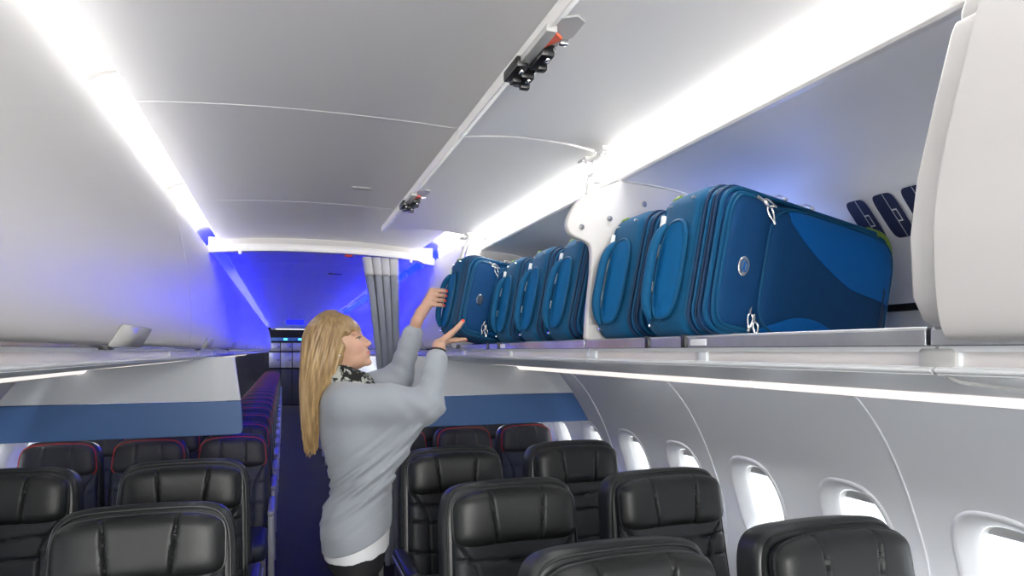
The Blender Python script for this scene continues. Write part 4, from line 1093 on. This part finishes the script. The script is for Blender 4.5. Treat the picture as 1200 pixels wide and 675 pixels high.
sw.tri((0.03, 2.60, 1.36), (0.285, 2.565, 1.352), (0.125, 2.625, 1.06), 0.046, k=0.05)
sw.tri((0.03, 2.90, 1.36), (0.245, 2.935, 1.42), (0.125, 2.875, 1.06), 0.046, k=0.05)
sw.cone(SR, ER, 0.070, 0.056, k=0.03); sw.cone(SL, EL, 0.070, 0.056, k=0.03); sw.cone((0.01, WY-0.15, 1.39), (0.01, WY+0.15, 1.39), 0.072, 0.072, k=0.04)
# folds pulled from the hip towards the raised elbow, and across the sleeves
X = sw.ax[0][:, None, None]; Y = sw.ax[1][None, :, None]; Z = sw.ax[2][None, None, :]
q = Z-0.80*X+0.25*(Y-WY)
mk = np.exp(-((Z-1.05-0.5*X)/0.13)**2)
fold = (0.0060*np.sin(q*105+3*np.sin(7*X+9*Y))+0.0035*np.sin(q*190+4*np.sin(11*X)+5*Y))*mk
q2 = X*0.9+Z*0.55+0.3*Y; mk2 = np.exp(-((Z-1.36)/0.10)**2)*np.clip((X-0.12)/0.12, 0, 1)
fold = fold+0.0035*np.sin(q2*70+2*np.sin(14*Z))*mk2
mk3 = np.clip((Z-1.44)/0.06, 0, 1)*np.clip((X-0.18)/0.08, 0, 1); fold = fold+0.0022*np.sin((Z+0.8*X)*90+2*np.sin(20*Y))*mk3
rib = np.exp(-((Z-(0.815+0.40*(X+0.02)))/0.045)**2)*0.0022*np.sin(np.arctan2(Y-WY, X-0.06)*150)
sw.a = (sw.a+(fold+rib)*(np.abs(sw.a) < 0.05)).astype(np.float32)
for i in range(3):       # soften
    sw.a = (0.5*sw.a+0.25*(np.roll(sw.a, 1, i)+np.roll(sw.a, -1, i))).astype(np.float32)
# cuffs: ribbed, folded back
for C_, E_, r in ((CR, ER, 0.0475), (CL, EL, 0.0465)):
    d_ = (E_-C_)/np.linalg.norm(E_-C_); sw.cone(C_-d_*0.004, C_+d_*0.050, r-0.004, r+0.003, k=0.006)
V, F = sw.mesh()
M['knit'] = mat('grey_blue_knit', (0.34, 0.37, 0.405), 0.85, bump=(260, 0.25, 0.0015), sheen=0.25)
skin_obj('sweater', V, F, M['knit'], woman)
# tee shirt showing under the hem
ts = Field((-0.12, 2.5, 0.70), (0.27, 3.0, 1.02), 0.004)
TT = [(z, c, a-0.006, b-0.006) for z, c, a, b in TOR]
ts.put(clip_between(loft_fn(TT), lambda X, Y, Z: (0.762+0.16*(X+0.02)+0.003*np.sin(X*70+Y*50)-Z), lambda X, Y, Z: Z-0.98), (-0.1, 2.5, 0.72), (0.25, 3.0, 1.0))
V, F = ts.mesh(); M['tee'] = mat('white_cotton', (0.80, 0.81, 0.82), 0.85, bump=(300, 0.2, 0.001)); skin_obj('tee_shirt', V, F, M['tee'], woman)
# trousers and boots
tr = Field((-0.13, 2.5, 0.02), (0.28, 3.0, 0.95), 0.005)
TR = [(0.60, 0.06, 0.10, 0.165), (0.70, 0.060, 0.112, 0.168), (0.79, 0.060, 0.120, 0.170), (0.87, 0.060, 0.124, 0.170), (0.95, 0.066, 0.118, 0.155)]
tr.put(clip_between(loft_fn(TR), lambda X, Y, Z: 0.72-Z, lambda X, Y, Z: Z-0.93), (-0.1, 2.5, 0.7), (0.25, 3.0, 0.95))
for s in (-1, 1):
    tr.cone((0.056, WY+s*0.080, 0.76), (0.075, WY+s*0.085, 0.47), 0.086, 0.064, k=0.03); tr.cone((0.075, WY+s*0.088, 0.47), (0.035, WY+s*0.088, 0.12), 0.065, 0.050, k=0.02)
V, F = tr.mesh(); M['trouser'] = mat('black_trousers', (0.012, 0.012, 0.014), 0.75, bump=(300, 0.2, 0.001)); skin_obj('trousers', V, F, M['trouser'], woman)
for s in (-1, 1):
    sh = Field((-0.06, WY+s*0.09-0.07, -0.004), (0.25, WY+s*0.09+0.07, 0.24), 0.004)
    sh.cone((0.035, WY+s*0.088, 0.20), (0.025, WY+s*0.088, 0.06), 0.050, 0.046, k=0.02); sh.cone((0.03, WY+s*0.088, 0.052), (0.18, WY+s*0.097, 0.036), 0.046, 0.034, k=0.03)
    sh.put(lambda X, Y, Z: Z-0.001+0*X+0*Y, (-0.06, WY+s*0.09-0.07, -0.02), (0.25, WY+s*0.09+0.07, 0.0), op='s')
    V, F = sh.mesh(); skin_obj('boot', V, F, M['black'], woman)
# scarf
sc = Field((-0.12, 2.60, 1.38), (0.18, 2.90, 1.58), 0.0035)
for (c, R1, r, tx, tz) in (((0.030, WY, 1.487), 0.075, 0.026, -0.30, 0.0), ((0.034, WY-0.004, 1.468), 0.083, 0.024, -0.15, 0.0), ((0.030, WY, 1.508), 0.066, 0.022, -0.42, 0.0)):
    pts = []
    for a in np.linspace(0, 2*math.pi, 25):
        x, y = R1*math.cos(a), R1*math.sin(a)*0.92; pts.append((c[0]+x, c[1]+y, c[2]+x*tx+0.006*math.sin(3*a)))
    for a, b in zip(pts[:-1], pts[1:]): sc.cone(a, b, r, r, k=0.006)
X = sc.ax[0][:, None, None]; Y = sc.ax[1][None, :, None]; Z = sc.ax[2][None, None, :]
sc.a = (sc.a+0.0035*np.sin(120*Z+40*X+3*np.sin(30*Y))+0.002*np.sin(90*X-80*Y+60*Z)).astype(np.float32)
V, F = sc.mesh()
m = bpy.data.materials.new('black_white_print_scarf'); m.use_nodes = True; nt = m.node_tree; b = nt.nodes['Principled BSDF']; b.inputs['Roughness'].default_value = 0.8
tc = nt.nodes.new('ShaderNodeTexCoord'); n = nt.nodes.new('ShaderNodeTexNoise'); n.inputs['Scale'].default_value = 26; n.inputs['Detail'].default_value = 2; n.inputs['Distortion'].default_value = 1.2
rp = nt.nodes.new('ShaderNodeValToRGB'); e = rp.color_ramp.elements; e[0].position = 0.50; e[1].position = 0.56; e[0].color = (0.010, 0.011, 0.010, 1); e[1].color = (0.46, 0.48, 0.44, 1)
nt.links.new(tc.outputs['Object'], n.inputs['Vector']); nt.links.new(n.outputs['Fac'], rp.inputs['Fac']); nt.links.new(rp.outputs['Color'], b.inputs['Base Color'])
skin_obj('scarf', V, F, m, woman)
# hair
hr = Field((-0.20, 2.60, 1.17), (0.14, 2.90, 1.79), 0.0030)
hr.ell(H(-0.020, 0, 0.040), (0.112, 0.090, 0.097), HB)
HT = [(1.15, -0.118, 0.012, 0.030), (1.20, -0.117, 0.026, 0.052), (1.30, -0.120, 0.034, 0.074), (1.40, -0.117, 0.042, 0.090), (1.46, -0.098, 0.062, 0.096), (1.52, -0.080, 0.078, 0.098), (1.58, -0.068, 0.088, 0.097),
      (1.65, -0.052, 0.098, 0.093), (1.70, -0.044, 0.088, 0.082), (1.74, -0.040, 0.060, 0.055), (1.765, -0.04, 0.02, 0.02)]
hr.put(clip_between(loft_fn(HT, WY-0.004), lambda X, Y, Z: (1.195+0.10*(X+0.12)+0.008*np.sin(Y*150)+0.01*np.sin(X*190))-Z, lambda X, Y, Z: Z-1.765), (-0.2, 2.6, 1.17), (0.1, 2.9, 1.77), k=0.03)
for _r in range(3):
    for i in range(3): hr.a = (0.5*hr.a+0.25*(np.roll(hr.a, 1, i)+np.roll(hr.a, -1, i))).astype(np.float32)
X = hr.ax[0][:, None, None]; Y = hr.ax[1][None, :, None]; Z = hr.ax[2][None, None, :]
rf = (X-HC[0])*HF[0]+(Y-HC[1])*HF[1]+(Z-HC[2])*HF[2]; rl = (X-HC[0])*HL[0]+(Y-HC[1])*HL[1]+(Z-HC[2])*HL[2]; ru = (X-HC[0])*HU[0]+(Y-HC[1])*HU[1]+(Z-HC[2])*HU[2]
# open the hair around the face
edge = 0.024-0.10*np.clip(-0.02-ru, 0, 0.1)*0.8
carve = np.maximum(edge-rf, ru-(0.031+0.0035*np.sin(rl*330)+0.003*np.sin(rl*150+1)-0.9*np.clip(0.040-rf, 0, 0.02)))
t = np.clip(0.5-0.5*(hr.a+carve)/0.008, 0, 1); hr.a = (hr.a*(1-t)-carve*t+0.008*t*(1-t)).astype(np.float32)
ang = np.arctan2(Y-WY+0.004, X-np.interp(Z, [1.2, 1.4, 1.6, 1.7], [-0.118, -0.11, -0.06, -0.03]))
wob = 1.1*np.sin(6*(Z-1.2))+0.5*np.sin(13*Z+2)
gr = 0.0026*np.sin(17*ang+wob)+0.0016*np.sin(41*ang-1.7*wob)+0.0008*np.sin(83*ang+2*wob)
fade = np.clip((1.735-Z)/0.06, 0.15, 1); hr.a = (hr.a+gr*fade).astype(np.float32)
V, F = hr.mesh()
m = bpy.data.materials.new('blonde_hair'); m.use_nodes = True; nt = m.node_tree; b = nt.nodes['Principled BSDF']; b.inputs['Roughness'].default_value = 0.38; b.inputs['Anisotropic'].default_value = 0.5
tc = nt.nodes.new('ShaderNodeTexCoord'); mp = nt.nodes.new('ShaderNodeMapping'); mp.inputs['Scale'].default_value = (75, 75, 3.0)
n = nt.nodes.new('ShaderNodeTexNoise'); n.inputs['Scale'].default_value = 1.0; n.inputs['Detail'].default_value = 4
rp = nt.nodes.new('ShaderNodeValToRGB'); e = rp.color_ramp.elements; e[0].position = 0.36; e[1].position = 0.64; e[0].color = (0.27, 0.165, 0.068, 1); e[1].color = (0.54, 0.37, 0.175, 1)
sp = nt.nodes.new('ShaderNodeSeparateXYZ'); rz = nt.nodes.new('ShaderNodeMapRange'); rz.inputs['From Min'].default_value = 1.58; rz.inputs['From Max'].default_value = 1.76; rz.inputs['To Min'].default_value = 0; rz.inputs['To Max'].default_value = 0.7
mx = nt.nodes.new('ShaderNodeMix'); mx.data_type = 'RGBA'; mx.inputs['B'].default_value = (0.20, 0.125, 0.065, 1)
nt.links.new(tc.outputs['Object'], mp.inputs['Vector']); nt.links.new(mp.outputs['Vector'], n.inputs['Vector']); nt.links.new(n.outputs['Fac'], rp.inputs['Fac'])
nt.links.new(tc.outputs['Object'], sp.inputs[0]); nt.links.new(sp.outputs['Z'], rz.inputs['Value']); nt.links.new(rz.outputs['Result'], mx.inputs['Factor'])
for i_ in mx.inputs:
    if i_.name == 'A' and i_.type == 'RGBA': nt.links.new(rp.outputs['Color'], i_)
    if i_.name == 'B' and i_.type == 'RGBA': i_.default_value = (0.20, 0.125, 0.065, 1)
for o_ in mx.outputs:
    if o_.type == 'RGBA': nt.links.new(o_, b.inputs['Base Color'])
bp = nt.nodes.new('ShaderNodeBump'); bp.inputs['Strength'].default_value = 0.5; bp.inputs['Distance'].default_value = 0.003; nt.links.new(n.outputs['Fac'], bp.inputs['Height']); nt.links.new(bp.outputs['Normal'], b.inputs['Normal'])
hair = skin_obj('hair', V, F, m, woman)
mb = MB(); rg = random.Random(3)
for i in range(150):
    a = rg.uniform(0.45*math.pi, 1.62*math.pi); pts = []
    z1 = rg.uniform(1.17, 1.27); k0 = rg.uniform(0.98, 1.05); ph = rg.uniform(0, 6)
    for z in np.linspace(1.60, z1, 12):
        k = 0.93+(k0-0.93)*min(1, (1.60-z)/0.10)
        cx = np.interp(z, [r_[0] for r_ in HT], [r_[1] for r_ in HT]); aa = np.interp(z, [r_[0] for r_ in HT], [r_[2] for r_ in HT]); bb = np.interp(z, [r_[0] for r_ in HT], [r_[3] for r_ in HT])
        pts.append((cx+aa*k*math.cos(a+0.08*math.sin(9*z+ph)), -0.004+bb*k*math.sin(a+0.08*math.sin(9*z+ph)), z))
    mb.tube(pts, [0.0004, 0.0010]+[0.0016]*8+[0.0011, 0.0006], 5)
mb.build('loose_strands', m, hair)
# bracelet and earring
ax_ = (ER-WR)/np.linalg.norm(ER-WR); c_ = WR+ax_*0.012-np.array(ROOT); e1 = np.cross(ax_, (0, 1, 0)); e1 /= np.linalg.norm(e1); e2 = np.cross(ax_, e1)
mb = MB().tube([tuple(c_+0.0285*(math.cos(t)*e1+math.sin(t)*e2)) for t in np.linspace(0, 2*math.pi, 28, endpoint=False)], 0.0036, 8, closed=True); mb.build('bracelet', M['black'], woman)
p = H(-0.006, -0.080, -0.045)-np.array(ROOT); mb = MB(); v, f = rbox((0.009, 0.007, 0.009), 0.0034, 3); mb.add([(a+p[0], b_+p[1], c+p[2]) for a, b_, c in v], f); mb.build('earring', M['steel'], woman)
